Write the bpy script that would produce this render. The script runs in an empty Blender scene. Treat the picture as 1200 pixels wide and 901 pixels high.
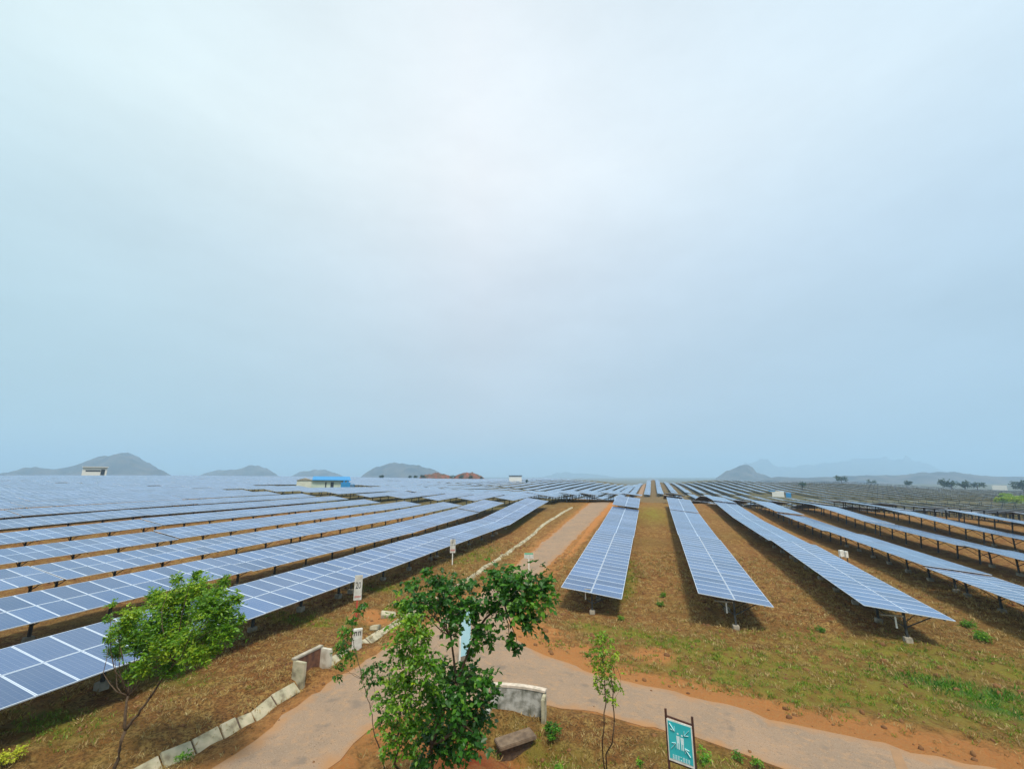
import bpy, bmesh, math, random
import numpy as np
from mathutils import Vector, Matrix, geometry
random.seed(7); RNG = np.random.default_rng(11)
R = math.radians
SC = bpy.context.scene
COL = SC.collection

# ------------------------------------------------------------------ camera
EYE = 10.0
F = 495.0; VX = 765.0; HY = 557.0                     # focal length in photo pixels, vanishing point of the rows, eye level
PITCH = math.atan((HY-450.5)/F)
YAW = math.atan((VX-600)*math.cos(PITCH)/F)
cam_d = bpy.data.cameras.new('camera'); cam = bpy.data.objects.new('camera', cam_d); COL.objects.link(cam)
cam_d.sensor_fit = 'HORIZONTAL'; cam_d.sensor_width = 36; cam_d.lens = 36*F/1200
cam_d.clip_start = 0.1; cam_d.clip_end = 40000
cam.location = (0, 0, EYE); cam.rotation_euler = (R(90)+PITCH, 0, YAW)
SC.camera = cam

# ------------------------------------------------------------------ sky, sun, exposure
SUN_EL, SUN_ROT = R(62), R(150)
w = bpy.data.worlds.new('World'); SC.world = w; w.use_nodes = True
nt = w.node_tree; N = nt.nodes; L = nt.links; N.clear()
def nn(t, typ, **kw):
    n = t.nodes.new(typ)
    for k, v in kw.items(): setattr(n, k, v)
    return n
out = nn(nt, 'ShaderNodeOutputWorld'); bg = nn(nt, 'ShaderNodeBackground'); bg.inputs[1].default_value = 0.1
sky = nn(nt, 'ShaderNodeTexSky', sky_type='NISHITA', sun_disc=False, sun_elevation=SUN_EL, sun_rotation=SUN_ROT)
sky.dust_density = 3.0
tc = nn(nt, 'ShaderNodeTexCoord'); sep = nn(nt, 'ShaderNodeSeparateXYZ'); L.new(tc.outputs['Generated'], sep.inputs[0])
ramp = nn(nt, 'ShaderNodeValToRGB'); e = ramp.color_ramp.elements
e[0].position = 0.0; e[0].color = (0.51, 0.640, 0.72, 1)
e[1].position = 1.0; e[1].color = (0.80, 0.91, 0.96, 1)
for p, c in ((0.10, (0.54, 0.665, 0.75, 1)), (0.25, (0.59, 0.705, 0.785, 1)), (0.42, (0.71, 0.81, 0.885, 1)), (0.62, (0.88, 0.955, 0.99, 1))):
    x = e.new(p); x.color = c
L.new(sep.outputs[2], ramp.inputs[0])
# thin uneven cloud: brighter veil overhead, bluer to the right
mp = nn(nt, 'ShaderNodeMapping'); mp.inputs['Scale'].default_value = (1.2, 1.2, 3.0)
L.new(tc.outputs['Generated'], mp.inputs[0])
noi = nn(nt, 'ShaderNodeTexNoise'); noi.inputs['Scale'].default_value = 1.6; noi.inputs['Detail'].default_value = 8; noi.inputs['Roughness'].default_value = 0.62
L.new(mp.outputs[0], noi.inputs[0])
cr = nn(nt, 'ShaderNodeMapRange'); cr.inputs[1].default_value = 0.3; cr.inputs[2].default_value = 0.7; cr.inputs[3].default_value = 0.94; cr.inputs[4].default_value = 1.06
L.new(noi.outputs[0], cr.inputs[0])
dt = nn(nt, 'ShaderNodeVectorMath', operation='DOT_PRODUCT'); dt.inputs[1].default_value = (math.cos(YAW)*.9, math.sin(YAW)*.9, 0.0)
L.new(tc.outputs['Generated'], dt.inputs[0])
side = nn(nt, 'ShaderNodeMapRange'); side.inputs[1].default_value = -0.75; side.inputs[2].default_value = 0.75; side.inputs[3].default_value = 0.0; side.inputs[4].default_value = 1.0
L.new(dt.outputs['Value'], side.inputs[0])
tint = nn(nt, 'ShaderNodeValToRGB'); te = tint.color_ramp.elements
te[0].position = 0.0; te[0].color = (0.86, 1.0, 1.0, 1); te[1].position = 1.0; te[1].color = (0.80, 0.93, 1.02, 1)
x = te.new(0.45); x.color = (1.03, 1.0, 1.0, 1)
L.new(side.outputs[0], tint.inputs[0])
m1 = nn(nt, 'ShaderNodeVectorMath', operation='MULTIPLY'); L.new(ramp.outputs[0], m1.inputs[0]); L.new(tint.outputs[0], m1.inputs[1])
m2 = nn(nt, 'ShaderNodeVectorMath', operation='SCALE'); L.new(m1.outputs[0], m2.inputs[0]); L.new(cr.outputs[0], m2.inputs['Scale'])
m3 = nn(nt, 'ShaderNodeVectorMath', operation='SCALE'); L.new(m2.outputs[0], m3.inputs[0]); m3.inputs['Scale'].default_value = 10.3
mx = nn(nt, 'ShaderNodeMix', data_type='RGBA'); mx.inputs[0].default_value = 0.95
L.new(sky.outputs[0], mx.inputs['A']); L.new(m3.outputs[0], mx.inputs['B'])
L.new(mx.outputs['Result'], bg.inputs[0]); L.new(bg.outputs[0], out.inputs[0])
sd = bpy.data.lights.new('sun', 'SUN'); sd.energy = 4.0; sd.angle = R(11); sd.color = (1.0, 0.93, 0.82)
so = bpy.data.objects.new('sun', sd); COL.objects.link(so)
so.rotation_euler = (R(90)-SUN_EL, 0, R(180)-SUN_ROT)
SC.view_settings.view_transform = 'Standard'; SC.view_settings.look = 'None'
SC.view_settings.exposure = 0.0; SC.view_settings.gamma = 1.0; SC.view_settings.use_curve_mapping = False
try: SC.cycles.use_denoising = True; SC.cycles.volume_bounces = 3
except Exception: pass

# ------------------------------------------------------------------ helpers
def ray(px, py):
    x = px-600; y = py-450.5
    dep = F*math.cos(PITCH)+y*math.sin(PITCH); dn = y*math.cos(PITCH)-F*math.sin(PITCH)
    return np.array([x*math.cos(YAW)-dep*math.sin(YAW), dep*math.cos(YAW)+x*math.sin(YAW), -dn])   # x=right of rows, y=along rows, z
def at_u(px, py, u):
    r = ray(px, py); return np.array([0, 0, EYE]) + r*(u/r[1])
def project(p):
    x, y, z = p[0], p[1], p[2]-EYE
    rt = x*math.cos(YAW)+y*math.sin(YAW); fw = -x*math.sin(YAW)+y*math.cos(YAW)
    d = fw*math.cos(PITCH)+z*math.sin(PITCH); up = -fw*math.sin(PITCH)+z*math.cos(PITCH)
    if d <= 0.1: return None
    return 600+F*rt/d, 450.5-F*up/d, d

def vnoise(x, y, seed=0):
    xi = np.floor(x).astype(np.int64); yi = np.floor(y).astype(np.int64); xf = x-xi; yf = y-yi
    def h(a, b):
        n = (a*374761393 + b*668265263 + seed*974634777) & 0xffffffff
        n = ((n ^ (n >> 13))*1274126177) & 0xffffffff
        return ((n ^ (n >> 16)) & 0xffff)/65535.0
    sx = xf*xf*(3-2*xf); sy = yf*yf*(3-2*yf)
    return (h(xi, yi)*(1-sx)+h(xi+1, yi)*sx)*(1-sy)+(h(xi, yi+1)*(1-sx)+h(xi+1, yi+1)*sx)*sy
def fbm(x, y, seed=0, o=4):
    s = 0; a = 1; t = 0
    for i in range(o):
        s = s+a*vnoise(x*2**i, y*2**i, seed+i); t += a; a *= .5
    return s/t

# ---- terrain: depth of the ground below the eye, control points (u along rows, v across rows, depth)
CP = [(-20,-20,8.0),(-20,20,9.0),(0,0,8.3),(0,-30,7.8),(0,30,9.0),(-25,0,8.3),
 (10,-20,7.85),(25,-20,7.8),(37,-20,7.65),(50,-20,7.6),(58,-20,7.35),(66,-20,6.6),(77,-20,5.8),(88,-20,5.4),(110,-22,5.7),
 (12,-29,7.8),(40,-29,7.75),(55,-29,7.5),(77,-29,6.4),(92,-30,6.0),(15,-37,7.65),(45,-37,7.45),(78,-37,6.9),
 (20,-46,7.5),(78,-46,6.9),(22,-55,7.0),(78,-55,6.6),(26,-63,6.5),
 (10,-10,7.8),(16,-5,8.15),(16,3,8.4),(17,10,8.7),(22,-11,8.0),(31,-10,8.5),(41,-10,8.2),(55,-9,7.5),(70,-9,6.4),(80,-8.5,5.7),
 (30,-4.4,9.05),(50,-4.4,7.85),(62,-4.4,7.2),(70,-4.4,6.5),(80,-4.4,5.55),
 (30,4.1,8.8),(50,4.1,7.9),(68,4.1,7.0),(85,4.1,5.7),
 (30,12.5,8.9),(50,12.5,8.1),(60,12.5,8.0),(82,12.5,7.1),(112,12.5,6.5),
 (37,21,8.8),(58,21,8.3),(84,21,7.8),(113,21,7.3),(47,30,8.55),(80,30,7.9),(116,30,7.45),(61,38.5,8.5),(119,38.5,7.6),
 (20,20,9.1),(30,40,9.0),(0,60,9.2),(20,70,9.2),(60,60,8.6),(115,60,8.4),
 (100,-8,5.25),(100,4,5.7),(130,0,9.5),(200,0,14.5),(300,0,13.6),(400,0,11.2),(575,0,5.5),(720,0,15),
 (130,-30,7.0),(150,-70,7.2),(230,-40,14),(300,-90,11.5),(420,-100,8.2),(560,-120,5.4),(720,-200,9),
 (105,-45,6.2),(78,-75,5.6),(115,-98,5.2),(170,-130,5.6),(260,-200,5.6),(350,-260,4.6),(470,-330,4.4),
 (40,-90,5.0),(60,-150,3.9),(100,-250,2.9),(200,-400,2.3),(330,-520,2.2),(0,-200,4.0),(420,-700,6),(250,-800,3.5),
 (140,20,9.5),(135,40,10),(140,70,10.5),(120,110,10.0),(200,60,13.5),(200,120,14),(200,250,15.5),(300,60,13.5),(400,100,12),(560,90,6.6),(560,200,8.5),
 (400,250,15),(400,400,18),(600,400,17),(60,120,9.8),(60,250,12),(0,250,12),(740,200,14)]
_P = np.array([[math.asinh(u/30), math.asinh(v/30)] for u, v, d in CP]); _D = np.array([d for *_, d in CP], float)
def _phi(r2): return np.where(r2 > 1e-12, .5*r2*np.log(np.maximum(r2, 1e-12)), 0)
_n = len(CP)
_K = _phi(((_P[:, None]-_P[None])**2).sum(-1)) + np.eye(_n)*0.0012
_Q = np.hstack([np.ones((_n, 1)), _P])
_S = np.linalg.solve(np.block([[_K, _Q], [_Q.T, np.zeros((3, 3))]]), np.concatenate([_D, np.zeros(3)]))
def depth(u, v):
    u = np.asarray(u, float); v = np.asarray(v, float); sh = u.shape
    p = np.stack([np.arcsinh(u.ravel()/30), np.arcsinh(v.ravel()/30)], 1)
    o = np.empty(len(p))
    for i in range(0, len(p), 20000):
        q = p[i:i+20000]; r2 = ((q[:, None]-_P[None])**2).sum(-1)
        o[i:i+20000] = _phi(r2)@_S[:_n] + _S[_n] + q@_S[_n+1:]
    uu = u.ravel(); vv = v.ravel(); rr = np.hypot(uu, vv)
    o = np.clip(o, 0.8, 40)
    t = np.clip((rr-720)/420, 0, 1); t = t*t*(3-2*t)
    o = o*(1-t)+36*t
    return o.reshape(sh)
def gz(x, y): return EYE-float(depth(np.array([y]), np.array([x]))[0])
def at_g(px, py, lift=0.0):
    r = ray(px, py); r = r/np.linalg.norm(r); t = 3.0
    while t < 3000:
        p = r*t
        if EYE+p[2] < gz(p[0], p[1])+lift: break
        t *= 1.01
    a, b = t/1.01, t
    for _ in range(20):
        m = (a+b)/2; p = r*m
        if EYE+p[2] < gz(p[0], p[1])+lift: b = m
        else: a = m
    p = r*b; return np.array([p[0], p[1], EYE+p[2]])

def new_mesh(name, verts, faces, mats, uv=None, smooth=False, attrs=None):
    me = bpy.data.meshes.new(name)
    verts = np.asarray(verts, np.float32)
    if isinstance(faces, np.ndarray):
        nf, k = faces.shape
        me.vertices.add(len(verts)); me.vertices.foreach_set('co', verts.ravel())
        me.loops.add(nf*k); me.loops.foreach_set('vertex_index', faces.astype(np.int32).ravel())
        me.polygons.add(nf); me.polygons.foreach_set('loop_start', np.arange(0, nf*k, k, dtype=np.int32))
        me.update(calc_edges=True)
    else:
        me.from_pydata([tuple(v) for v in verts], [], faces)
    for m in (mats if isinstance(mats, (list, tuple)) else [mats]): me.materials.append(m)
    if smooth: me.polygons.foreach_set('use_smooth', [True]*len(me.polygons))
    if attrs:
        for k, v in attrs.items():
            a = me.attributes.new(k, 'FLOAT', 'POINT'); a.data.foreach_set('value', np.asarray(v, np.float32))
    return me
class MB:
    """collects shapes for one mesh"""
    def __init__(s): s.v = []; s.f = []; s.m = []; s.uv = []
    def add(s, vs, fs, mi=0, uvs=None):
        o = len(s.v); s.v += [tuple(float(c) for c in p) for p in vs]
        for i, f in enumerate(fs):
            s.f.append([o+k for k in f]); s.m.append(mi); s.uv.append(uvs[i] if uvs else None)
    def box(s, c, d, M=None, mi=0):
        x, y, z = d[0]/2, d[1]/2, d[2]/2
        P = [Vector((a, b, e)) for a in (-x, x) for b in (-y, y) for e in (-z, z)]
        if M is not None: P = [M@p for p in P]
        c = Vector(c); s.add([p+c for p in P], [(0,1,3,2),(4,6,7,5),(0,4,5,1),(2,3,7,6),(0,2,6,4),(1,5,7,3)], mi)
    def bar(s, a, b, w, h=None, mi=0):
        a = Vector(a); b = Vector(b); d = (b-a); l = d.length
        if l < 1e-6: return
        q = d.to_track_quat('Y', 'Z').to_matrix()
        s.box((a+b)/2, (w, l, h or w), q, mi)
    def tube(s, pts, rad, n=6, mi=0):
        pts = [Vector(p) for p in pts]; o = len(s.v)
        for i, p in enumerate(pts):
            d = (pts[min(i+1, len(pts)-1)]-pts[max(i-1, 0)]).normalized()
            q = d.to_track_quat('Z', 'Y').to_matrix(); r = rad[i] if hasattr(rad, '__len__') else rad
            for k in range(n):
                a = 2*math.pi*k/n; v = p+q@Vector((math.cos(a)*r, math.sin(a)*r, 0)); s.v.append(tuple(v))
        for i in range(len(pts)-1):
            for k in range(n):
                s.f.append([o+i*n+k, o+i*n+(k+1) % n, o+(i+1)*n+(k+1) % n, o+(i+1)*n+k]); s.m.append(mi); s.uv.append(None)
        s.f.append([o+k for k in range(n)][::-1]); s.m.append(mi); s.uv.append(None)
        s.f.append([o+(len(pts)-1)*n+k for k in range(n)]); s.m.append(mi); s.uv.append(None)
    def mesh(s, name, mats, smooth=False, bevel=0):
        me = bpy.data.meshes.new(name); me.from_pydata(s.v, [], s.f)
        for m in (mats if isinstance(mats, (list, tuple)) else [mats]): me.materials.append(m)
        me.polygons.foreach_set('material_index', s.m)
        if smooth: me.polygons.foreach_set('use_smooth', [True]*len(me.polygons))
        if any(u is not None for u in s.uv):
            uvl = me.uv_layers.new(name='UVMap')
            for p, u in zip(me.polygons, s.uv):
                if u is not None:
                    for li, c in zip(p.loop_indices, u): uvl.data[li].uv = c
        if bevel:
            bm = bmesh.new(); bm.from_mesh(me); bmesh.ops.bevel(bm, geom=bm.edges[:], offset=bevel, segments=2, affect='EDGES'); bm.to_mesh(me); bm.free()
        me.update(); return me
    def build(s, name, mats, parent=None, smooth=False, bevel=0, loc=None):
        return link(name, s.mesh(name, mats, smooth, bevel), parent, loc)
def link(name, me, parent=None, loc=None, rot=None):
    o = bpy.data.objects.new(name, me); COL.objects.link(o)
    if parent is not None: o.parent = parent
    if loc is not None: o.location = loc
    if rot is not None: o.rotation_euler = rot
    return o
def tag(o, label=None, cat=None, group=None, kind=None):
    if label: o['label'] = label
    if cat: o['category'] = cat
    if group: o['group'] = group
    if kind: o['kind'] = kind
    return o
def empty(name, loc=(0, 0, 0), rz=0):
    o = bpy.data.objects.new(name, None); COL.objects.link(o); o.empty_display_size = .3
    o.location = loc; o.rotation_euler = (0, 0, rz); return o
def copy_tree(o, parent=None):
    c = o.copy(); COL.objects.link(c); c.parent = parent
    for ch in list(o.children): copy_tree(ch, c)
    return c

# ------------------------------------------------------------------ materials
def mat(name, col, rough=.7, metal=0, spec=.5):
    m = bpy.data.materials.new(name); m.use_nodes = True; b = m.node_tree.nodes['Principled BSDF']
    b.inputs['Base Color'].default_value = (*col, 1); b.inputs['Roughness'].default_value = rough; b.inputs['Metallic'].default_value = metal
    b.inputs['Specular IOR Level'].default_value = spec
    return m
def noisy(name, c1, c2, scale=5, rough=.85, bump=.2, detail=6, metal=0, c3=None, lo=.35, hi=.65, coord='Object', dist=.02, spec=.3):
    m = mat(name, c1, rough, metal, spec); t = m.node_tree; b = t.nodes['Principled BSDF']
    co = nn(t, 'ShaderNodeTexCoord'); no = nn(t, 'ShaderNodeTexNoise'); no.inputs['Scale'].default_value = scale; no.inputs['Detail'].default_value = detail
    t.links.new(co.outputs[coord], no.inputs[0])
    rp = nn(t, 'ShaderNodeValToRGB'); q = rp.color_ramp.elements; q[0].position = lo; q[0].color = (*c1, 1); q[1].position = hi; q[1].color = (*c2, 1)
    if c3: z = q.new((lo+hi)/2); z.color = (*c3, 1)
    t.links.new(no.outputs[0], rp.inputs[0]); t.links.new(rp.outputs[0], b.inputs['Base Color'])
    if bump:
        bp = nn(t, 'ShaderNodeBump'); bp.inputs['Strength'].default_value = bump; bp.inputs['Distance'].default_value = dist
        n2 = nn(t, 'ShaderNodeTexNoise'); n2.inputs['Scale'].default_value = scale*4; n2.inputs['Detail'].default_value = 6; t.links.new(co.outputs[coord], n2.inputs[0])
        t.links.new(n2.outputs[0], bp.inputs['Height']); t.links.new(bp.outputs[0], b.inputs['Normal'])
    return m
M_concrete = noisy('concrete', (.42,.37,.29), (.22,.20,.15), 3, .9, .3)
M_slab = noisy('drain_stone', (.46,.40,.28), (.20,.17,.11), 2.8, .92, .5, detail=10, c3=(.36,.33,.22))
M_steel = noisy('galvanised_steel', (.09,.10,.10), (.04,.04,.04), 6, .55, .05, metal=.4)
M_white = noisy('white_paint', (.8,.8,.76), (.6,.58,.5), 5, .6, .05)
M_alu = mat('aluminium_frame', (.60,.68,.78), .5, .2)
M_black = mat('black_paint', (.02,.02,.02), .6)
M_rust = noisy('rusty_steel', (.10,.04,.025), (.05,.025,.02), 12, .7, .1)
M_red = mat('red_paint', (.45,.05,.04), .6)
M_teal = noisy('teal_sign_paint', (.025,.40,.44), (.05,.47,.50), 2, .5, 0)
M_paleblue = noisy('pale_blue_paint', (.33,.58,.66), (.42,.66,.72), 3, .5, 0)
M_backsheet = mat('backsheet', (.13,.14,.16), .7)

def panel_material(grid):
    m = mat('solar_glass_rows' if grid else 'solar_glass', (.03,.06,.17), .16, 0, .5); t = m.node_tree; b = t.nodes['Principled BSDF']
    l = t.links
    uv = nn(t, 'ShaderNodeUVMap'); uv.uv_map = 'UVMap'; sp = nn(t, 'ShaderNodeSeparateXYZ'); l.new(uv.outputs[0], sp.inputs[0])
    def mth(op, a, bb=None, c=None):
        n = nn(t, 'ShaderNodeMath', operation=op)
        for i, x in enumerate((a, bb, c)):
            if x is None: continue
            if isinstance(x, (int, float)): n.inputs[i].default_value = x
            else: l.new(x, n.inputs[i])
        return n.outputs[0]
    def line(src, pitch, half, off=0.0):        # 1 on a line
        a = mth('ADD', src, off); a = mth('DIVIDE', a, pitch); a = mth('FRACT', a); a = mth('SUBTRACT', a, .5); a = mth('ABSOLUTE', a)
        return mth('GREATER_THAN', a, .5-half/pitch)
    cell = mth('MAXIMUM', line(sp.outputs[0], .1585, .003), line(sp.outputs[1], .161, .003))
    no = nn(t, 'ShaderNodeTexNoise'); no.inputs['Scale'].default_value = .35; no.inputs['Detail'].default_value = 4
    geo = nn(t, 'ShaderNodeNewGeometry'); l.new(geo.outputs['Position'], no.inputs[0])
    n3 = nn(t, 'ShaderNodeTexNoise'); n3.inputs['Scale'].default_value = 60; l.new(uv.outputs[0], n3.inputs[0])
    mA = nn(t, 'ShaderNodeMix', data_type='RGBA'); l.new(n3.outputs[0], mA.inputs[0]); mA.inputs['A'].default_value = (.020,.066,.175,1); mA.inputs['B'].default_value = (.036,.105,.25,1)
    mB = nn(t, 'ShaderNodeMix', data_type='RGBA'); l.new(cell, mB.inputs[0]); l.new(mA.outputs['Result'], mB.inputs['A']); mB.inputs['B'].default_value = (.16,.22,.33,1)
    dust = mth('MULTIPLY_ADD', no.outputs[0], .22, -.02)
    mC = nn(t, 'ShaderNodeMix', data_type='RGBA'); l.new(dust, mC.inputs[0]); l.new(mB.outputs['Result'], mC.inputs['A']); mC.inputs['B'].default_value = (.42,.42,.42,1)
    res = mC.outputs['Result']
    if grid:
        fr = mth('MAXIMUM', line(sp.outputs[0], 1.01, .024), line(sp.outputs[1], 2.0, .032))
        mD = nn(t, 'ShaderNodeMix', data_type='RGBA'); l.new(fr, mD.inputs[0]); l.new(res, mD.inputs['A']); mD.inputs['B'].default_value = (.48,.58,.72,1); res = mD.outputs['Result']
    oi = nn(t, 'ShaderNodeObjectInfo'); wn = nn(t, 'ShaderNodeTexWhiteNoise', noise_dimensions='3D'); cv_ = nn(t, 'ShaderNodeCombineXYZ')
    l.new(mth('FLOOR', mth('DIVIDE', sp.outputs[0], 1.01)), cv_.inputs[0]); l.new(mth('FLOOR', mth('DIVIDE', sp.outputs[1], 2.0)), cv_.inputs[1]); l.new(mth('MULTIPLY', oi.outputs['Random'], 977.0), cv_.inputs[2])
    l.new(cv_.outputs[0], wn.inputs['Vector']); sc_ = nn(t, 'ShaderNodeVectorMath', operation='SCALE'); l.new(res, sc_.inputs[0]); l.new(mth('MULTIPLY_ADD', wn.outputs['Value'], .42, .78), sc_.inputs['Scale']); res = sc_.outputs[0]
    l.new(res, b.inputs['Base Color'])
    rg = mth('MULTIPLY_ADD', no.outputs[0], .18, .08); l.new(rg, b.inputs['Roughness'])
    b.inputs['IOR'].default_value = 1.62
    return m
M_glass = panel_material(False); M_rowglass = panel_material(True)

def leaf_material(name, c1, c2, c3):
    m = bpy.data.materials.new(name); m.use_nodes = True; t = m.node_tree; t.nodes.clear(); l = t.links
    o = nn(t, 'ShaderNodeOutputMaterial'); b = nn(t, 'ShaderNodeBsdfPrincipled'); tr = nn(t, 'ShaderNodeBsdfTranslucent'); mx = nn(t, 'ShaderNodeMixShader'); mx.inputs[0].default_value = .38
    at = nn(t, 'ShaderNodeAttribute'); at.attribute_name = 'rnd'; rp = nn(t, 'ShaderNodeValToRGB'); q = rp.color_ramp.elements
    q[0].color = (*c1, 1); q[1].color = (*c3, 1); z = q.new(.55); z.color = (*c2, 1)
    l.new(at.outputs['Fac'], rp.inputs[0]); l.new(rp.outputs[0], b.inputs['Base Color']); l.new(rp.outputs[0], tr.inputs[0])
    b.inputs['Roughness'].default_value = .42; b.inputs['Specular IOR Level'].default_value = .45
    l.new(b.outputs[0], mx.inputs[1]); l.new(tr.outputs[0], mx.inputs[2]); l.new(mx.outputs[0], o.inputs[0]); return m
M_leaf = leaf_material('broad_leaf', (.012,.060,.008), (.045,.17,.012), (.22,.44,.03))
M_neem = leaf_material('feather_leaf', (.03,.12,.008), (.11,.30,.014), (.36,.55,.03))
M_yleaf = leaf_material('yellow_green_leaf', (.09,.20,.010), (.24,.40,.02), (.55,.58,.04))
M_yneem = leaf_material('lime_leaf', (.03,.12,.008), (.13,.30,.012), (.42,.55,.03))
M_dry = leaf_material('dry_grass_blade', (.22,.13,.04), (.42,.29,.10), (.60,.47,.20))
M_green = leaf_material('green_grass_blade', (.07,.16,.010), (.19,.29,.02), (.42,.44,.05))
M_fartree = leaf_material('far_foliage', (.02,.05,.015), (.035,.08,.02), (.06,.12,.03))
M_bark = noisy('bark', (.13,.085,.05), (.06,.04,.025), 14, .9, .4)

# ------------------------------------------------------------------ roads: outlines on the ground
def G2(pts): return [at_g(*p)[:2] for p in pts]
road_outline = G2([(140,975),(240,901),(300,866),(350,826),(400,793),(440,767),(490,740),(530,715),(570,690),(600,666),(625,645),(640,632),(655,620),(675,603),(692,589)]) \
    + G2([(718,587),(704,602),(685,621),(665,641),(647,659),(622,684),(606,705),(597,735),(612,758),(650,772),(700,791),(775,808),(850,826),(900,841),(970,857),(1040,873),(1100,888),(1160,899),(1260,925)]) \
    + G2([(1150,990),(990,930),(925,901),(875,884),(850,874),(815,863),(750,851),(700,836),(642,826),(560,828),(500,832),(435,853),(385,901),(330,975)])
road_outline = [np.array(p) for p in road_outline]
def resample(poly, step, closed=True):
    o = []; n = len(poly)
    for i in range(n if closed else n-1):
        a = poly[i]; b = poly[(i+1) % n]; k = max(1, int(np.linalg.norm(b-a)/step))
        for j in range(k): o.append(a+(b-a)*j/k)
    if not closed: o.append(poly[-1])
    return o
RO = resample(road_outline, .5)
RO = [p+(vn-.5)*.42 for p, vn in zip(RO, [np.array([vnoise(np.array([p[0]*1.9]), np.array([p[1]*1.9]), 3)[0], vnoise(np.array([p[0]*1.9]), np.array([p[1]*1.9]), 9)[0]]) for p in RO])]
RA = np.array(RO)
def sdf(poly, X, Y):
    """signed distance to a closed polygon, negative inside"""
    sh = X.shape; x = X.ravel(); y = Y.ravel(); d = np.full(len(x), 1e9); ins = np.zeros(len(x), bool)
    a = poly; b = np.roll(poly, -1, 0)
    for (ax, ay), (bx, by) in zip(a, b):
        ex, ey = bx-ax, by-ay; t = np.clip(((x-ax)*ex+(y-ay)*ey)/(ex*ex+ey*ey+1e-12), 0, 1)
        d = np.minimum(d, np.hypot(x-ax-t*ex, y-ay-t*ey))
        c = ((ay > y) != (by > y)) & (x < (bx-ax)*(y-ay)/((by-ay) if abs(by-ay) > 1e-12 else 1e-12)+ax); ins ^= c
    return np.where(ins, -d, d).reshape(sh)
def pdist(line, X, Y):
    sh = X.shape; x = X.ravel(); y = Y.ravel(); d = np.full(len(x), 1e9)
    for a, b in zip(line[:-1], line[1:]):
        ex, ey = b[0]-a[0], b[1]-a[1]; t = np.clip(((x-a[0])*ex+(y-a[1])*ey)/(ex*ex+ey*ey+1e-12), 0, 1)
        d = np.minimum(d, np.hypot(x-a[0]-t*ex, y-a[1]-t*ey))
    return d.reshape(sh)
DR1 = [np.array(p) for p in G2([(110,935),(157,908),(200,885),(232,868),(264,851),(302,832),(335,812),(356,798)])]      # foot of the near drain wall
DR2 = [np.array(p) for p in G2([(383,778),(430,750),(470,726),(500,708),(535,688),(560,671),(600,644),(640,613),(672,594)])]
def blob(px, py, rx, ry): p = at_g(px, py); return (p[0], p[1], rx, ry)
GREEN = [blob(900,800,7,2.2), blob(1010,815,6,2.0), blob(1080,770,6,2.0), blob(860,772,4.5,1.6), blob(960,790,4,1.7), blob(1050,800,3.5,1.8), blob(1120,808,2.6,1.4), blob(1170,825,2.5,1.5), blob(800,755,3,1.3), blob(745,745,1.8,1.1),
         blob(700,738,1.6,.9), blob(1180,848,2,1), blob(735,680,.7,5), blob(640,755,1,.5), blob(175,790,2.6,.8), blob(60,850,2,.8), blob(350,725,3,.7), blob(440,690,2,.9), blob(420,775,1,.5),
         blob(560,650,1.0,4), blob(610,612,.8,6), blob(765,602,2.4,7), blob(885,615,1.2,5), blob(640,880,1.5,.8), blob(820,890,1.4,.7), blob(1190,790,2,1), blob(955,665,1,3)]
BRIGHT = [blob(1095,800,1.7,.8), blob(1150,812,2.0,.8), blob(1185,835,1.5,.8), blob(160,783,1.6,.45)]
REDS = [blob(545,888,1.3,.9), blob(600,880,.6,.5), blob(765,768,.9,1.0), blob(470,868,1.0,.8), blob(620,735,2,1.2), blob(668,760,2.5,.9), blob(385,905,.8,.8), blob(440,722,1.4,.9)]
def bsum(bl, X, Y):
    s = np.zeros_like(X)
    for cx, cy, rx, ry in bl: s = np.maximum(s, np.exp(-(((X-cx)/rx)**2+((Y-cy)/ry)**2)))
    return s

# ------------------------------------------------------------------ ground sheet
def axis(lo, hi, d0, n_lo, n_hi, edge, growth):
    a = list(np.arange(lo, hi+1e-6, d0)); s = d0; x = hi
    while x < n_hi: s *= growth; x += s; a.append(x)
    s = d0; x = lo
    while x > n_lo: s *= growth; x -= s; a.insert(0, x)
    return np.array(a)
GX = axis(-24, 26, .25, -8600, 8600, 0, 1.05); GY = axis(6, 46, .25, -8600, 8600, 0, 1.05)
XX, YY = np.meshgrid(GX, GY)
BASE = depth(YY, XX)
rd = sdf(RA, XX, YY)
near = np.clip(1-np.hypot(XX, YY-15)/90, 0, 1)
offroad = np.clip((rd-.05)/.7, 0, 1)
dd1 = pdist(DR1, XX, YY); dd2 = pdist(DR2, XX, YY)
pitp = at_g(617, 880); pit = np.exp(-(((XX-pitp[0]+.5)/1.6)**2+((YY-pitp[1]-.2)/.55)**2))
micro = (fbm(XX*.45, YY*.45, 1)-.5)*.40 + (fbm(XX*1.9, YY*1.9, 5, 3)-.5)*.34
H = EYE-BASE + near*offroad*micro
H += np.where(np.hypot(XX, YY) > 60, (fbm(XX*.02, YY*.02, 31)-.5)*.5*offroad, 0)
H -= offroad*.03*np.exp(-(rd/.7)**2)
H -= .30*np.exp(-(dd1/.30)**2) + .20*np.exp(-(dd2/.35)**2)
H -= .55*pit*offroad
def hgt(x, y):
    i = np.clip(np.searchsorted(GX, x)-1, 0, len(GX)-2); j = np.clip(np.searchsorted(GY, y)-1, 0, len(GY)-2)
    fx = (x-GX[i])/(GX[i+1]-GX[i]); fy = (y-GY[j])/(GY[j+1]-GY[j])
    return (H[j, i]*(1-fx)+H[j, i+1]*fx)*(1-fy)+(H[j+1, i]*(1-fx)+H[j+1, i+1]*fx)*fy
def hz(x, y): return float(hgt(np.array([x]), np.array([y]))[0])
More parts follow.
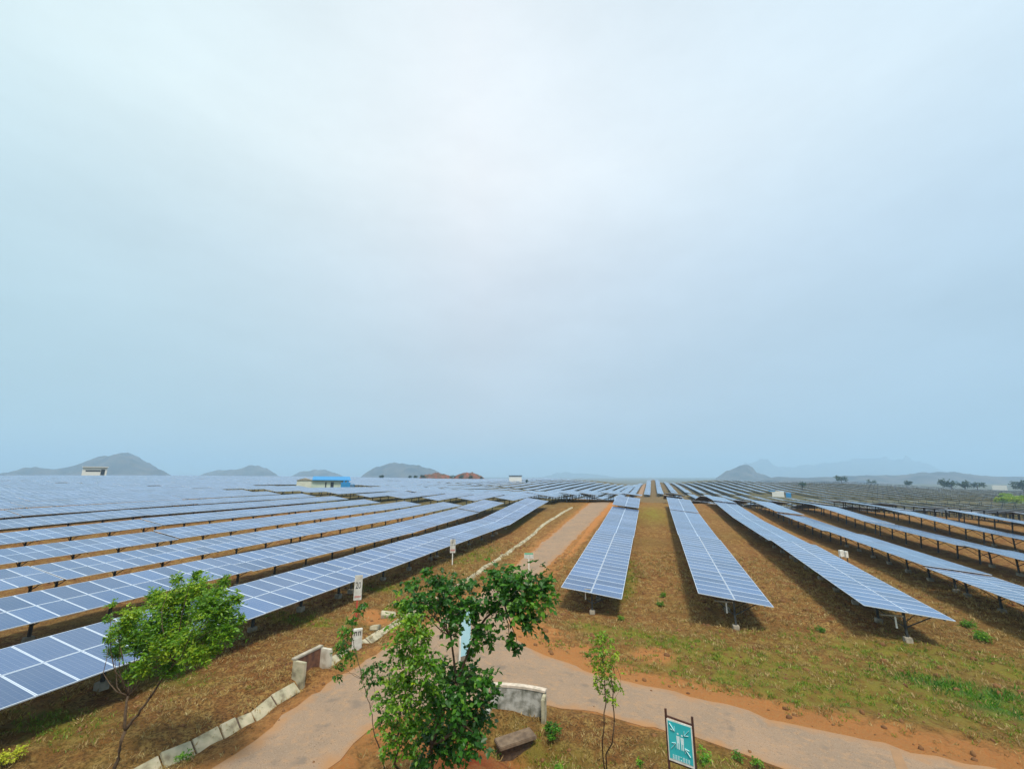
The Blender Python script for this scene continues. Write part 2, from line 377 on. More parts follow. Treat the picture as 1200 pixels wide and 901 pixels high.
a_road = np.clip(1-rd/np.where((XX > -7) & (YY > 16), 2.5, 1.5), 0, 1)
NE = np.array(G2([(560,828),(642,826),(700,836),(750,851),(815,863),(875,884),(925,901),(990,930),(1150,990)])); NE = NE[np.argsort(NE[:, 0])]
def island(X, Y): return ((X > NE[0, 0]) & (Y < np.interp(X, NE[:, 0], NE[:, 1])+.1)).astype(float)
ISL = island(XX, YY); a_road = a_road*(1-.8*ISL)
a_red = np.clip(np.maximum(bsum(REDS, XX, YY), a_road*(.35+.75*np.clip((YY-14)/6, 0, 1)*(XX > -9))), 0, 1)
farrt = np.clip((XX-20)/200, 0, 1)*np.clip((YY-150)/100, 0, 1)
a_green = np.clip(bsum(GREEN, XX, YY)+.55*farrt, 0, 1)
a_bright = bsum(BRIGHT, XX, YY)
ny, nx = XX.shape
idx = np.arange(nx*ny).reshape(ny, nx)
faces = np.stack([idx[:-1, :-1], idx[:-1, 1:], idx[1:, 1:], idx[1:, :-1]], -1).reshape(-1, 4)
def ground_material():
    m = mat('dry_earth', (0.2400,0.1395,0.0592), .95, 0, .15); t = m.node_tree; l = t.links; b = t.nodes['Principled BSDF']
    g = nn(t, 'ShaderNodeNewGeometry')
    def noise(sc, det=6, rough=.6):
        n = nn(t, 'ShaderNodeTexNoise'); n.inputs['Scale'].default_value = sc; n.inputs['Detail'].default_value = det; n.inputs['Roughness'].default_value = rough
        l.new(g.outputs['Position'], n.inputs[0]); return n.outputs[0]
    def mr(src, a, bb, c=0, d=1):
        n = nn(t, 'ShaderNodeMapRange'); l.new(src, n.inputs[0]); n.inputs[1].default_value = a; n.inputs[2].default_value = bb; n.inputs[3].default_value = c; n.inputs[4].default_value = d; return n.outputs[0]
    def mix(f, A, B):
        n = nn(t, 'ShaderNodeMix', data_type='RGBA')
        if isinstance(f, float): n.inputs[0].default_value = f
        else: l.new(f, n.inputs[0])
        for k, x in (('A', A), ('B', B)):
            if isinstance(x, tuple): n.inputs[k].default_value = (*x, 1)
            else: l.new(x, n.inputs[k])
        return n.outputs['Result']
    def attr(n): a = nn(t, 'ShaderNodeAttribute'); a.attribute_name = n; return a.outputs['Fac']
    def mul(a, bb):
        n = nn(t, 'ShaderNodeMath', operation='MULTIPLY'); l.new(a, n.inputs[0])
        if isinstance(bb, float): n.inputs[1].default_value = bb
        else: l.new(bb, n.inputs[1])
        return n.outputs[0]
    def add(a, bb): n = nn(t, 'ShaderNodeMath', operation='ADD'); l.new(a, n.inputs[0]); l.new(bb, n.inputs[1]); n.use_clamp = True; return n.outputs[0]
    nb = noise(.35, 5); nm = noise(2.2, 8, .65); nf = noise(11, 8, .7); ns = noise(45, 4, .7); n4 = noise(.09, 4)
    c = mix(mr(nb, .38, .62), (0.2320,0.0969,0.0281), (0.2880,0.1434,0.0407))
    c = mix(mr(nm, .47, .60), c, (0.4000,0.2480,0.0777))                  # straw
    c = mix(mul(mr(nf, .46, .58), .9), c, (0.0760,0.0310,0.0111))        # dark clods and roots
    c = mix(mul(mr(n4, .45, .65), .35), c, (0.1280,0.0930,0.0207))
    gr = add(mul(attr('green'), mr(nm, .30, .56)), mul(mr(nb, .60, .78), .25))
    c = mix(mul(gr, .95), c, mix(mr(nf, .35, .65), (0.0960,0.1162,0.0111), (0.2880,0.2402,0.0370)))
    c = mix(mul(attr('bright'), mr(nf, .25, .5)), c, (0.0560,0.1550,0.0222))
    rdm = mul(attr('red'), mr(nm, .25, .52))
    c = mix(mr(rdm, .08, .42), c, mix(mr(nf, .3, .7), (0.4480,0.1550,0.0407), (0.4000,0.2093,0.0740)))
    pt = mul(attr('pit'), mr(nm, .25, .5)); c = mix(pt, c, (0.2160,0.0310,0.0074))
    c = mix(mul(mr(ns, .55, .75), .5), c, (0.4160,0.2868,0.1184))
    c = mix(mul(attr('far'), .95), c, mix(mr(nb, .35, .65), (0.0440,0.0581,0.0207), (0.1280,0.1008,0.0444)))  # scrub colour far off; on the left cross lane its dark stands for table shade
    l.new(c, b.inputs['Base Color'])
    bp = nn(t, 'ShaderNodeBump'); bp.inputs['Strength'].default_value = 1.0; bp.inputs['Distance'].default_value = .16
    l.new(add(mul(nf, .6), mul(ns, .35)), bp.inputs['Height']); l.new(bp.outputs[0], b.inputs['Normal'])
    return m
p1 = at_g(545, 890); p2 = at_g(600, 885)
a_pit = np.maximum(np.exp(-(((XX-p1[0])/1.1)**2+((YY-p1[1])/.8)**2)), np.exp(-(((XX-p2[0])/.5)**2+((YY-p2[1])/.4)**2)))
M_ground = ground_material()
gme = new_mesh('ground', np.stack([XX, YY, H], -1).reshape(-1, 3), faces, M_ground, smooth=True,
               attrs={'far': np.maximum(np.clip((np.hypot(XX, YY)-110)/160, 0, 1)*np.clip(.55+XX/100, .55, 1), np.clip((YY-68)/10, 0, 1)*np.clip((-XX-14)/8, 0, 1)*.9).ravel(), 'green': a_green.ravel(), 'bright': a_bright.ravel(), 'red': a_red.ravel(), 'pit': a_pit.ravel()})  # 'far' also darkens the left cross lane, painting in the shade of the tables
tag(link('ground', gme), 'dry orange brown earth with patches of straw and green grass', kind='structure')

# ------------------------------------------------------------------ road sheet draped on the ground
def drape(name, outline, lift, step, m, label):
    o2 = [Vector(p) for p in outline]; A = np.array(outline); n = len(o2)
    xs = np.arange(A[:, 0].min(), A[:, 0].max(), step); ys = []
    y = A[:, 1].min()
    while y < A[:, 1].max(): ys.append(y); y += step*max(1, (y-15)/25)
    X, Y = np.meshgrid(xs, ys); s = sdf(A, X, Y); k = s < -step*.45
    pts = o2+[Vector((a, b)) for a, b in zip(X[k], Y[k])]
    r = geometry.delaunay_2d_cdt(pts, [(i, (i+1) % n) for i in range(n)], [], 1, 1e-5)
    V = np.array([(v[0], v[1]) for v in r[0]]); Z = hgt(V[:, 0], V[:, 1])+lift
    ed = -sdf(A, V[:, 0], V[:, 1]); fl = [list(f) for f in r[2]]; nv = len(V)
    V = np.vstack([V, V[:n]]); Z = np.concatenate([Z, Z[:n]-.14]); ed = np.concatenate([ed, ed[:n]])
    fl += [[i, (i+1) % n, nv+(i+1) % n, nv+i] for i in range(n)]
    me = new_mesh(name, np.column_stack([V, Z]), fl, m, smooth=False, attrs={'edge': ed})
    return tag(link(name, me), label, kind='structure')
def road_material(name, c1, c2, c3):
    m = mat(name, c1, .9, 0, .2); t = m.node_tree; l = t.links; b = t.nodes['Principled BSDF']; g = nn(t, 'ShaderNodeNewGeometry')
    def noise(sc, det=5): n = nn(t, 'ShaderNodeTexNoise'); n.inputs['Scale'].default_value = sc; n.inputs['Detail'].default_value = det; l.new(g.outputs['Position'], n.inputs[0]); return n.outputs[0]
    def ramp2(src, a, bb): n = nn(t, 'ShaderNodeMapRange'); l.new(src, n.inputs[0]); n.inputs[1].default_value = a; n.inputs[2].default_value = bb; return n.outputs[0]
    def mix(f, A, B):
        n = nn(t, 'ShaderNodeMix', data_type='RGBA'); l.new(f, n.inputs[0])
        for k, x in (('A', A), ('B', B)):
            if isinstance(x, tuple): n.inputs[k].default_value = (*x, 1)
            else: l.new(x, n.inputs[k])
        return n.outputs['Result']
    c = mix(ramp2(noise(.6), .35, .65), c1, c2); c = mix(ramp2(noise(4, 8), .5, .75), c, c3)
    c = mix(ramp2(noise(60, 3), .58, .72), c, (.42,.35,.26)); c = mix(ramp2(noise(1.3, 9), .60, .70), c, (.20,.15,.11))
    c = mix(ramp2(noise(22, 5), .60, .70), c, (.15,.10,.065))
    at = nn(t, 'ShaderNodeAttribute'); at.attribute_name = 'edge'
    ad = nn(t, 'ShaderNodeMath', operation='MULTIPLY_ADD'); l.new(noise(1.7, 6), ad.inputs[0]); ad.inputs[1].default_value = -1.4; l.new(at.outputs['Fac'], ad.inputs[2])
    c = mix(ramp2(ad.outputs[0], -.25, -.85), c, (.34,.18,.08))
    l.new(c, b.inputs['Base Color'])
    bp = nn(t, 'ShaderNodeBump'); bp.inputs['Strength'].default_value = .35; bp.inputs['Distance'].default_value = .02; l.new(noise(30, 6), bp.inputs['Height']); l.new(bp.outputs[0], b.inputs['Normal']); return m
M_road = road_material('worn_road', (.235,.168,.115), (.29,.195,.125), (.33,.205,.115))
M_strip = noisy('clay_strip', (.32,.185,.095), (.27,.165,.09), 3, .95, .3)
drape('road', RO, .02, .6, M_road, 'worn tan road that forks around the drain wall')
sg = [np.array(p) for p in G2([(1042,874),(1053,877),(1066,905),(1078,940),(1062,940),(1052,905)])]
drape('road_strip', resample(sg, .3), .026, .3, M_strip, 'pale clay strip laid across the road')
# straight track between the far rows
trk = [np.array((-10.9, 300.)), np.array((-7.9, 300.)), np.array((-7.9, 560.)), np.array((-10.9, 560.))]
drape('far_track', resample(trk, 4), .15, 3, M_strip, 'pale dirt track running between the far rows')

# ------------------------------------------------------------------ hills, lake
def hill_mat(name, c1, c2): return noisy(name, c1, c2, .012, .95, 0, detail=8, coord='Object', c3=tuple((a+b)/2 for a, b in zip(c1, c2)))
M_hill = hill_mat('scrub_hill', (.025,.035,.045), (.10,.09,.08))
def hill(prof, dist, thick, label):
    """ridge with the given sky line: (photo x, photo y) at a distance along the view; real mound with depth and noise"""
    xs = np.array([p[0] for p in prof], float); ysr = np.array([p[1] for p in prof], float)
    n = 90; px = np.linspace(xs[0], xs[-1], n); py = np.interp(px, xs, ysr)
    k = np.ones(3)/3; py = np.convolve(np.pad(py, 1, 'edge'), k, 'valid'); py = py+1.6+(fbm(px*.11, px*0+dist, 3, 4)-.5)*1.8*np.clip((562-py)/8, 0, 1)
    ms = 34; V = []; base = EYE-38
    for i in range(n):
        r = ray(px[i], py[i]); fw = -r[0]*math.sin(YAW)+r[1]*math.cos(YAW); P = r*(dist/fw); top = EYE+P[2]-base
        hd = np.array([P[0], P[1]]); hd = hd/np.linalg.norm(hd)
        for j in range(ms):
            s = (j/(ms-1)*2-1); q = hd*(s*thick)+P[:2]
            f = max(0, math.cos(s*math.pi/2))**1.3
            nz = float(fbm(np.array([q[0]/180]), np.array([q[1]/180]), 17, 5)[0])-.5
            h = top*f*(1+nz*1.5*min(1, abs(s)*5))-3
            V.append((q[0], q[1], base+h))
    idx = np.arange(n*ms).reshape(n, ms); fc = np.stack([idx[:-1, :-1], idx[1:, :-1], idx[1:, 1:], idx[:-1, 1:]], -1).reshape(-1, 4)
    tag(link('hill', new_mesh('hill', V, fc, M_hill, smooth=True)), label, kind='structure')
hill([(-80,560),(-20,556),(10,551),(40,547),(60,547.5),(80,545),(105,539),(122,536),(137,532.5),(152,535),(170,542),(185,547),(200,556),(215,562)], 2300, 420, 'large blue hill behind the white building')
hill([(215,560),(240,554),(262,550),(282,548),(292,544.5),(302,543.5),(312,548),(322,554),(335,561)], 3100, 400, 'small twin hill')
hill([(330,560),(352,553),(368,550),(385,551),(400,556),(412,561)], 3300, 350, 'low hill beyond the blue roof')
hill([(415,562),(432,551),(446,546),(458,542),(472,541.5),(488,545),(503,550),(520,556),(535,562)], 2700, 400, 'rounded hill')
hill([(600,562),(640,556),(665,552),(690,553),(720,557),(750,562)], 7600, 500, 'very faint hill')
hill([(834,562),(843,556),(850,549.5),(858,547),(866,543),(876,542),(882,545),(886,551),(897,555),(910,561)], 2600, 300, 'rocky knob hill')
hill([(858,562),(868,547),(885,539),(902,542),(925,548),(950,545),(975,540),(1000,537),(1030,534),(1055,537),(1080,543),(1110,550),(1150,556),(1200,562)], 7200, 600, 'faint far mountain')
hill([(885,562),(905,557),(950,557),(1000,556),(1050,556),(1070,554),(1090,551.5),(1110,550),(1130,552),(1150,554.5),(1180,556),(1220,556),(1260,559),(1300,562)], 2100, 330, 'long low ridge')
M_water = mat('pale_water', (.25,.30,.32), .12, 0, .6)
lk = []
for k in range(40):
    a = 2*math.pi*k/40; lk.append((780+420*math.cos(a)*(1+.12*math.sin(3*a)), 1180+140*math.sin(a)*(1+.2*math.sin(5*a)), EYE-35.2))
lm = MB(); lm.add(lk, [list(range(40))]); tag(lm.build('lake', M_water), 'strip of pale water far beyond the arrays', kind='structure')

# ------------------------------------------------------------------ solar tables
TILT = R(6.5)
MOD = 1.01                                             # module pitch along the row
def basis(slope, tilt=TILT):
    t = Vector((0, 1, slope)).normalized(); c = Vector((math.cos(tilt), 0, -math.sin(tilt))); c = (c-t*c.dot(t)).normalized(); n = c.cross(t)
    return Matrix((c, t, n)).transposed()
# one module
def module_mesh():
    b = MB(); w, h = 1.972, .992
    for (cx, cy, sx, sy) in ((-w/2+.0125, 0, .025, h), (w/2-.0125, 0, .025, h), (0, -h/2+.0125, w-.05, .025), (0, h/2-.0125, w-.05, .025)):
        b.box((cx, cy, 0), (sx, sy, .04), None, 0)
    x, y = w/2-.025, h/2-.025
    b.add([(-x,-y,.014),(x,-y,.014),(x,y,.014),(-x,y,.014)], [(0,1,2,3)], 1, [[(0.02,0.02),(0.02,1.94),(0.93,1.94),(0.93,0.02)]])
    b.add([(-x,-y,-.012),(x,-y,-.012),(x,y,-.012),(-x,y,-.012)], [(3,2,1,0)], 2)
    return b.mesh('solar_panel', [M_alu, M_glass, M_backsheet])
ME_MOD = module_mesh()
def array_mesh(n, thick=.04):
    b = MB(); h = n*MOD/2
    P = [(-2,-h,thick/2),(2,-h,thick/2),(2,h,thick/2),(-2,h,thick/2),(-2,-h,-thick/2),(2,-h,-thick/2),(2,h,-thick/2),(-2,h,-thick/2)]
    b.add(P, [(0,1,2,3)], 0, [[(0,0),(0,4),(n*MOD,4),(n*MOD,0)]])
    b.add(P, [(0,4,5,1),(1,5,6,2),(2,6,7,3),(3,7,4,0)], 1); b.add(P, [(7,6,5,4)], 2)
    return b.mesh('panel_array', [M_rowglass, M_alu, M_backsheet])
ARR = {}
def arr(n):
    if n not in ARR: ARR[n] = array_mesh(n)
    return ARR[n]
GROUP = 'solar tables laid out in long rows'
COUNT = {'A': 0, 'B': 0, 'C': 0}
def posts_at(n):
    L = n*MOD; k = max(2, round(L/3.0)); return [(-L/2+.55)+(L-1.1)*i/(k-1) for i in range(k)]
def table_A(x, y, z, slope, n, label, modules):
    """a near table with every part modelled where it stands"""
    B = basis(slope, (TILT if x > -12 else TILT+R(1.6))+random.uniform(-.006, .006)); root = empty('solar_table', (x, y, hz(x, y))); tag(root, label, 'solar panels', GROUP)
    off = z-root.location.z; rot = B.to_euler()
    def loc(p): return B@Vector(p)+Vector((0, 0, off))
    if modules:
        for i in range(n):
            for s in (-1, 1):
                o = link('solar_panel', ME_MOD, root, loc((s*1.0, (i-(n-1)/2)*MOD, .075)), rot)
                o.rotation_euler.y += random.uniform(-.004, .004)
    else: link('panel_array', arr(n), root, loc((0, 0, .075)), rot)
    L = n*MOD
    for px in (-1.55, -.55, .55, 1.55):
        b = MB(); b.bar(loc((px, -L/2, .02)), loc((px, L/2, .02)), .05, .065); b.build('purlin', M_steel, root)
    for py in posts_at(n):
        top = loc((0, py, -.06)); gx, gy = x+top.x, y+top.y; gzz = hz(gx, gy)-root.location.z
        b = MB(); b.bar(loc((-1.75, py, -.045)), loc((1.75, py, -.045)), .055, .07); b.build('rafter', M_steel, root)
        b = MB(); b.bar((top.x, top.y, gzz-.25), (top.x, top.y, top.z), .10, .12); po = b.build('post', M_steel, root)
        f = MB(); f.box((top.x, top.y, gzz+.04), (.34, .34, .42)); f.build('footing', M_concrete, po, bevel=.02)
        mid = gzz+(top.z-gzz)*.48
        for s in (-1, 1):
            b = MB(); e = loc((s*1.25, py, -.06)); b.bar((top.x, top.y, mid), e, .04, .045); b.build('brace', M_steel, root)
    # braces running along the row under the low edge
    ps = posts_at(n)
    for i in range(0, len(ps)-1, 1):
        b = MB(); a = loc((0.04, ps[i], -.1)); g2 = loc((1.5, ps[i]+1.4, -.03)); b.bar((a.x, a.y, a.z-.45), g2, .03); b.build('diagonal_tie', M_steel, root)
    return root
PROTO = {}
def proto_B(n):
    root = empty('solar_table'); link('panel_array', arr(n), root, (0, 0, .075)); L = n*MOD
    for px in (-1.5, 1.5):
        b = MB(); b.bar((px, -L/2, .02), (px, L/2, .02), .05, .065); b.build('purlin', M_steel, root)
    for py in posts_at(n):
        b = MB(); b.bar((0, py, -2.1), (0, py, -.02), .11, .12); po = b.build('post', M_steel, root)
        b = MB(); b.bar((-1.7, py, -.04), (1.7, py, -.04), .06, .07); b.bar((0, py, -.75), (-1.2, py, -.07), .045); b.bar((0, py, -.75), (1.2, py, -.07), .045); b.build('bracket', M_steel, po)
    return root
def simple_geo(b, n, full=True):
    """slab with its posts, used for one-mesh copies and the far mass"""
    h = n*MOD/2
    P = [(-2,-h,.095),(2,-h,.095),(2,h,.095),(-2,h,.095),(-2,-h,.03),(2,-h,.03),(2,h,.03),(-2,h,.03)]
    b.add(P, [(0,1,2,3)], 0, [[(0,0),(0,4),(n*MOD,4),(n*MOD,0)]]); b.add(P, [(0,4,5,1),(1,5,6,2),(2,6,7,3),(3,7,4,0)], 1); b.add(P, [(7,6,5,4)], 2)
    for py in (posts_at(n) if full else posts_at(n)[::2]):
        b.box((0, py, -1.0), (.13, .13, 2.05), None, 2)
M_under = mat('shaded_underside_steel', (.09,.09,.10), .7)
MC = {}
def proto_C(n):
    if n not in MC:
        b = MB(); simple_geo(b, n); MC[n] = b.mesh('solar_table', [M_rowglass, M_alu, M_under])
    return MC[n]
ORD = ['first','second','third','fourth','fifth','sixth','seventh','eighth','ninth','tenth','eleventh','twelfth','thirteenth','fourteenth','fifteenth','sixteenth','seventeenth','eighteenth','nineteenth','twentieth']
def ordn(i): return ORD[i] if i < 20 else '%dth' % (i+1) if (i+1) % 10 not in (1, 2, 3) else '%d%s' % (i+1, {1: 'st', 2: 'nd', 3: 'rd'}[(i+1) % 10])
def end_u(x):                                             # where the near block stops at the cross lane
    return float(np.interp(x, [-60, -18, -4, 4, 9, 14, 60], [77, 77.5, 82, 85, 92, 113, 119]))
PITCHV = 8.5
TABLES = []     # dict(x, y0, n, side, row, seg, block)
def run(x, u0, u1, n, side, row, block, gap=.3):
    y = u0; s = 0
    while y < u1-3:
        nn_ = n[min(s, len(n)-1)] if isinstance(n, tuple) else n; L = nn_*MOD
        m = nn_ if y+L <= u1 else int((u1-y)/MOD)
        if m < 5: break
        TABLES.append(dict(x=x, y=y+m*MOD/2, n=m, side=side, row=row, seg=s, block=block)); s += 1; y += m*MOD+gap
for k in range(0, 70):                                    # rows right of the road
    x = -4.4+8.5*k
    u0 = [30.2, 29.6, 30.2, 22, 14][k] if k < 5 else 8
    if k < 30: run(x, u0, end_u(x), 20 if k != 1 else 20, 'R', k, 0, .14)
    if x > 6: run(x, end_u(x)+7, 285, 20, 'R', k, 1)
    elif k == 1: run(x, 93, 118, 12, 'R', k, 1)
    lim = float(np.interp(x, [0, 100, 300, 600], [584, 575, 520, 420]))
    run(x, 300 if x < 200 else 296, lim, 20, 'R', k, 2)
for k in range(0, 86):                                    # rows left of the road
    x = -20.0-8.6*k
    starts = [5.2, 3.8, -2]
    u0 = starts[k] if k < 3 else -30+(k % 3)*4
    run(x, u0, 77.3, 20 if k != 0 else (20, 12, 16, 16, 12), 'L', k, 0, .14)
    run(x, 82+2*math.sin(k*.35), 195+8*math.sin(k*.2), 20, 'L', k, 1)
    run(x, 202+8*math.sin(k*.2), 297, 20, 'L', k, 2)
    lim = float(np.interp(-x, [0, 100, 300, 500, 760], [584, 575, 500, 420, 300]))
    run(x, 303, lim, 20, 'L', k, 3)
for i, x in enumerate((-4.4, -8.5, -12.6, -16.7)):         # close set of tables across the end of the road
    TABLES.append(dict(x=x, y=94.5-.6*i, n=12, side='X', row=i, seg=0, block=1))
for k in range(1, 3): run(-4.4-8.6*k+(.0 if k == 1 else 0)-6*(k == 1)*0, 300, 560, 20, 'M', k, 3) if k == 2 else None
run(-13.9, 300, 560, 20, 'M', 0, 3)
# keep clear of buildings
BLD = []
def keepout(x, y, r): BLD.append((x, y, r))
def spot(px, dist):
    r = ray(px, HY); q = r*(dist/math.hypot(r[0], r[1])); return q[0], q[1]
b1 = spot(381, 172); keepout(b1[0], b1[1], 15); b2 = spot(110, 330); keepout(b2[0], b2[1], 14)
b3 = spot(600, 330); b4 = spot(912, 330); keepout(b4[0], b4[1], 16)
for px, ds in ((516, 560), (548, 560)):
    q = spot(px, ds); keepout(q[0], q[1], 22)
gap_x, gap_y = spot(1192, 150)
keepout(gap_x, gap_y, 16)
def clear(t): return all(not (abs(t['x']-bx) < r+2 and abs(t['y']-by) < r+t['n']*.5) for bx, by, r in BLD)
TABLES = [t for t in TABLES if clear(t)]
# heights, slopes
xs = np.array([t['x'] for t in TABLES]); ys = np.array([t['y'] for t in TABLES]); hl = np.array([t['n']*MOD/2 for t in TABLES])
za = EYE-depth(ys-hl*.8, xs); zb = EYE-depth(ys+hl*.8, xs); zm = EYE-depth(ys, xs)
for t, a, b, m_, h in zip(TABLES, za, zb, zm, hl):
    t['slope'] = (b-a)/(1.6*h); t['z'] = (a+b+m_*2)/4+1.55+random.uniform(-.05, .05)*(1 if t['block'] == 0 and t['side'] == 'L' else 3)
# in view and not behind a rise
def vis(t):
    p = project((t['x'], t['y'], t['z'])); q1 = project((t['x'], t['y']-t['n']*.5, t['z'])); q2 = project((t['x'], t['y']+t['n']*.5, t['z']))
    ok = any(q is not None and -60 < q[0] < 1260 and q[1] < 960 for q in (p, q1, q2))
    if not ok: return 0
    s = np.linspace(.04, .97, 60); d = EYE-(EYE-t['z'])*s
    g = EYE-depth(t['y']*s, t['x']*s)
    dist = math.hypot(t['x'], t['y'])
    if np.any(g > d+0.25) : return 0
    D = EYE-t['z']
    g2 = g+1.0; hid = np.any((g2 > d+.3) & (s*dist < dist-12))
    return t['n']*4*max(.02, (D+.11*max(0, -t['x']))/dist)/dist**2*(0.4 if hid else 1)
for t in TABLES: t['size'] = vis(t)
shown = sorted([t for t in TABLES if t['size'] > 0], key=lambda t: -t['size'])
ind = shown[:300]; rest = shown[300:]
def label_of(t):
    b, r, s = t['block'], ordn(t['row']), ordn(t['seg'])
    if t['side'] == 'X': return 'solar table closing the end of the road, %s from the right' % r
    if t['side'] == 'M': return 'far solar table just left of the distant dirt track, %s along its row' % s
    if t['side'] == 'R':
        if b == 0: return 'blue solar table, %s along the %s row right of the road' % (s, r)
        return ['','solar table just past the cross lane','distant solar table on the far rise'][b]+', %s along the %s row from the road' % (s, r)
    if b == 0: return 'blue solar table, %s along the %s row left of the road' % (s, r)
    return ['','solar table past the first left cross lane','solar table past the second left cross lane','tiny solar table near the left skyline'][b]+', row %s, %s along' % (r, s)
PB = {}
for t in ind:
    dist = math.hypot(t['x'], max(0, t['y']-t['n']*.5)); lab = label_of(t)
    if dist < 62 and t['block'] == 0:
        table_A(t['x'], t['y'], t['z'], t['slope'], t['n'], lab, dist < 42)
        COUNT['A'] += 1
    elif dist < 100:
        n = t['n']
        if n not in PB: PB[n] = proto_B(n); r = PB[n]
        else: r = copy_tree(PB[n])
        r.location = (t['x'], t['y'], t['z']); r.rotation_euler = basis(t['slope'], TILT if t['x'] > -12 else TILT+R(1.6)).to_euler(); tag(r, lab, 'solar panels', GROUP); COUNT['B'] += 1
    else:
        r = link('solar_table', proto_C(t['n']), None, (t['x'], t['y'], t['z'])); r.rotation_euler = basis(t['slope'], TILT if t['x'] > -12 else TILT+R(1.6)).to_euler()
        tag(r, lab, 'solar panels', GROUP); COUNT['C'] += 1
mass = MB()
for t in rest:
    B = basis(t['slope'], TILT if t['x'] > -12 else TILT+R(1.6)); q = MB(); simple_geo(q, t['n'], False); T = Vector((t['x'], t['y'], t['z']))
    o = len(mass.v); mass.v += [tuple(B@Vector(v)+T) for v in q.v]; mass.f += [[o+i for i in f] for f in q.f]; mass.m += q.m; mass.uv += q.uv
if mass.v: tag(mass.build('distant_solar_tables', [M_rowglass, M_alu, M_under]), 'mass of distant blue solar tables covering the plain to the skyline', 'solar panels', kind='stuff')
print('TABLES', len(TABLES), 'shown', len(shown), COUNT)

# ------------------------------------------------------------------ drain walls, culvert, headwall
def side_normal(a, b):                                    # away from the road (towards smaller x)
    d = (b-a)/np.linalg.norm(b-a); n = np.array([-d[1], d[0]]); return d, (n if n[0] < 0 else -n)
def drain(line, length, lean, high, label, every=5):
    pts = resample(line, .12, False); root = None; i = 0; k = 0
    mid = pts[len(pts)//2]; root = empty('drain_wall', (mid[0], mid[1], hz(*mid))); tag(root, label, 'drain wall'); O = Vector(root.location)
    while i < len(pts)-3:
        ln = length*random.choice([.55, .8, 1.0, 1.0, 1.25]); j = min(len(pts)-1, i+max(3, int(ln/.12))); a, b = pts[i], pts[j]
        d, nrm = side_normal(a, b); ln2 = np.linalg.norm(b-a)-.05
        c = (a+b)/2; za_, zb_ = hz(*a), hz(*b); q = MB()
        jit = random.uniform(-.03, .03); n3 = Vector((nrm[0], nrm[1], 0)); d3 = Vector((d[0], d[1], (zb_-za_)/max(.1, ln2))).normalized()
        up = (n3*lean+Vector((0, 0, high))); upn = up.normalized(); M = Matrix((d3, upn, d3.cross(upn))).transposed()
        cc = Vector((c[0], c[1], (za_+zb_)/2-.06+jit))+up*.5
        q.box(cc-O, (ln2, up.length*random.uniform(.92, 1.06), .09), M); q.build('slab', M_slab, root, bevel=.012)
        if k % 2 == 0:
            g = MB(); e = Vector((b[0], b[1], zb_))+up*.5-Vector((0, 0, .05)); g.box(e-O-n3*.0, (.07, up.length*.92, .07), M); g.build('joint', M_dark_joint, root)
        i = j; k += 1
    return root
M_dark_joint = noisy('dark_mortar', (.12,.08,.05), (.06,.04,.03), 9, .95, .2)
drain(DR1, .9, .34, .30, 'cream stone slabs lining the drain beside the near road')
drain(DR2, 1.2, .34, .22, 'pale stone slab strip beside the narrow road up to the cross lane')
# open culvert chamber between the two drains
M_post = noisy('limewashed_post', (.58,.55,.46), (.38,.33,.25), 4, .9, .2)
ca = at_g(353, 797); cb = at_g(384, 780); dv = (cb-ca)[:2]; ln = float(np.linalg.norm(dv)); ang = math.atan2(dv[1], dv[0])
cv = empty('culvert_box', ca, ang); tag(cv, 'brown open culvert box between two pale posts beside the drain', 'culvert')
b = MB(); b.box((ln/2, .42, .18), (ln, .10, .95)); b.build('back_wall', noisy('stained_brick_wall', (.22,.10,.055), (.10,.05,.035), 6, .9, .5), cv, bevel=.01)
b = MB(); b.box((ln/2, .45, .69), (ln+.1, .2, .07)); b.build('coping', M_concrete, cv, bevel=.01)
for xx in (0, ln):
    b = MB(); b.box((xx, .15, .17), (.13, .60, .95)); b.build('post', M_post if xx else M_slab, cv, bevel=.015)
# headwall by the fork
hw = at_g(607, 834); h0 = empty('headwall', hw, -.08+YAW*.55); h0.scale = (.84, .84, .86); tag(h0, 'weathered grey curved concrete headwall with a pale top beside the road', 'low wall')
def arc_wall(b, r0, r1, z0, z1, a0=-.225, a1=.225, n=14, R0=5.2):
    P = []
    for i in range(n+1):
        a = a0+(a1-a0)*i/n
        for rr in (r0, r1):
            x_, y_ = (R0+rr)*math.sin(a), (R0+rr)*math.cos(a)-R0
            zt = z1+.05*math.cos(a*3.2)*(z1 > .5)
            P += [(x_, y_, z0), (x_, y_, zt)]
    for i in range(n):
        o = len(b.v)+0
    o = len(b.v); fs = []
    for i in range(n):
        k = i*4; fs += [(k, k+4, k+5, k+1), (k+2, k+3, k+7, k+6), (k+1, k+5, k+7, k+3), (k, k+2, k+6, k+4)]
    fs += [(0, 1, 3, 2), (n*4, n*4+2, n*4+3, n*4+1)]; b.add(P, fs)
M_stain = noisy('weathered_concrete', (.42,.41,.37), (.13,.13,.10), 3.2, .92, .5, detail=10, lo=.40, hi=.66)
b = MB(); arc_wall(b, 0, .20, -.7, .86); b.build('wall', M_stain, h0)
b = MB(); arc_wall(b, -.02, .23, .863, .90, -.229, .229); b.build('coping', noisy('pale_coping', (.62,.52,.42), (.42,.36,.28), 6, .9, .2), h0)
b = MB(); b.box((1.16, -.40, .02), (.14, .55, 1.62)); b.build('side_return', M_slab, h0, bevel=.02)
b = MB(); b.box((-1.16, -.75, -.2), (.2, 1.0, .9)); b.build('side_return', M_stain, h0, bevel=.02)
M_brownslab = noisy('earth_stained_concrete', (.20,.14,.09), (.11,.075,.05), 5, .95, .5)
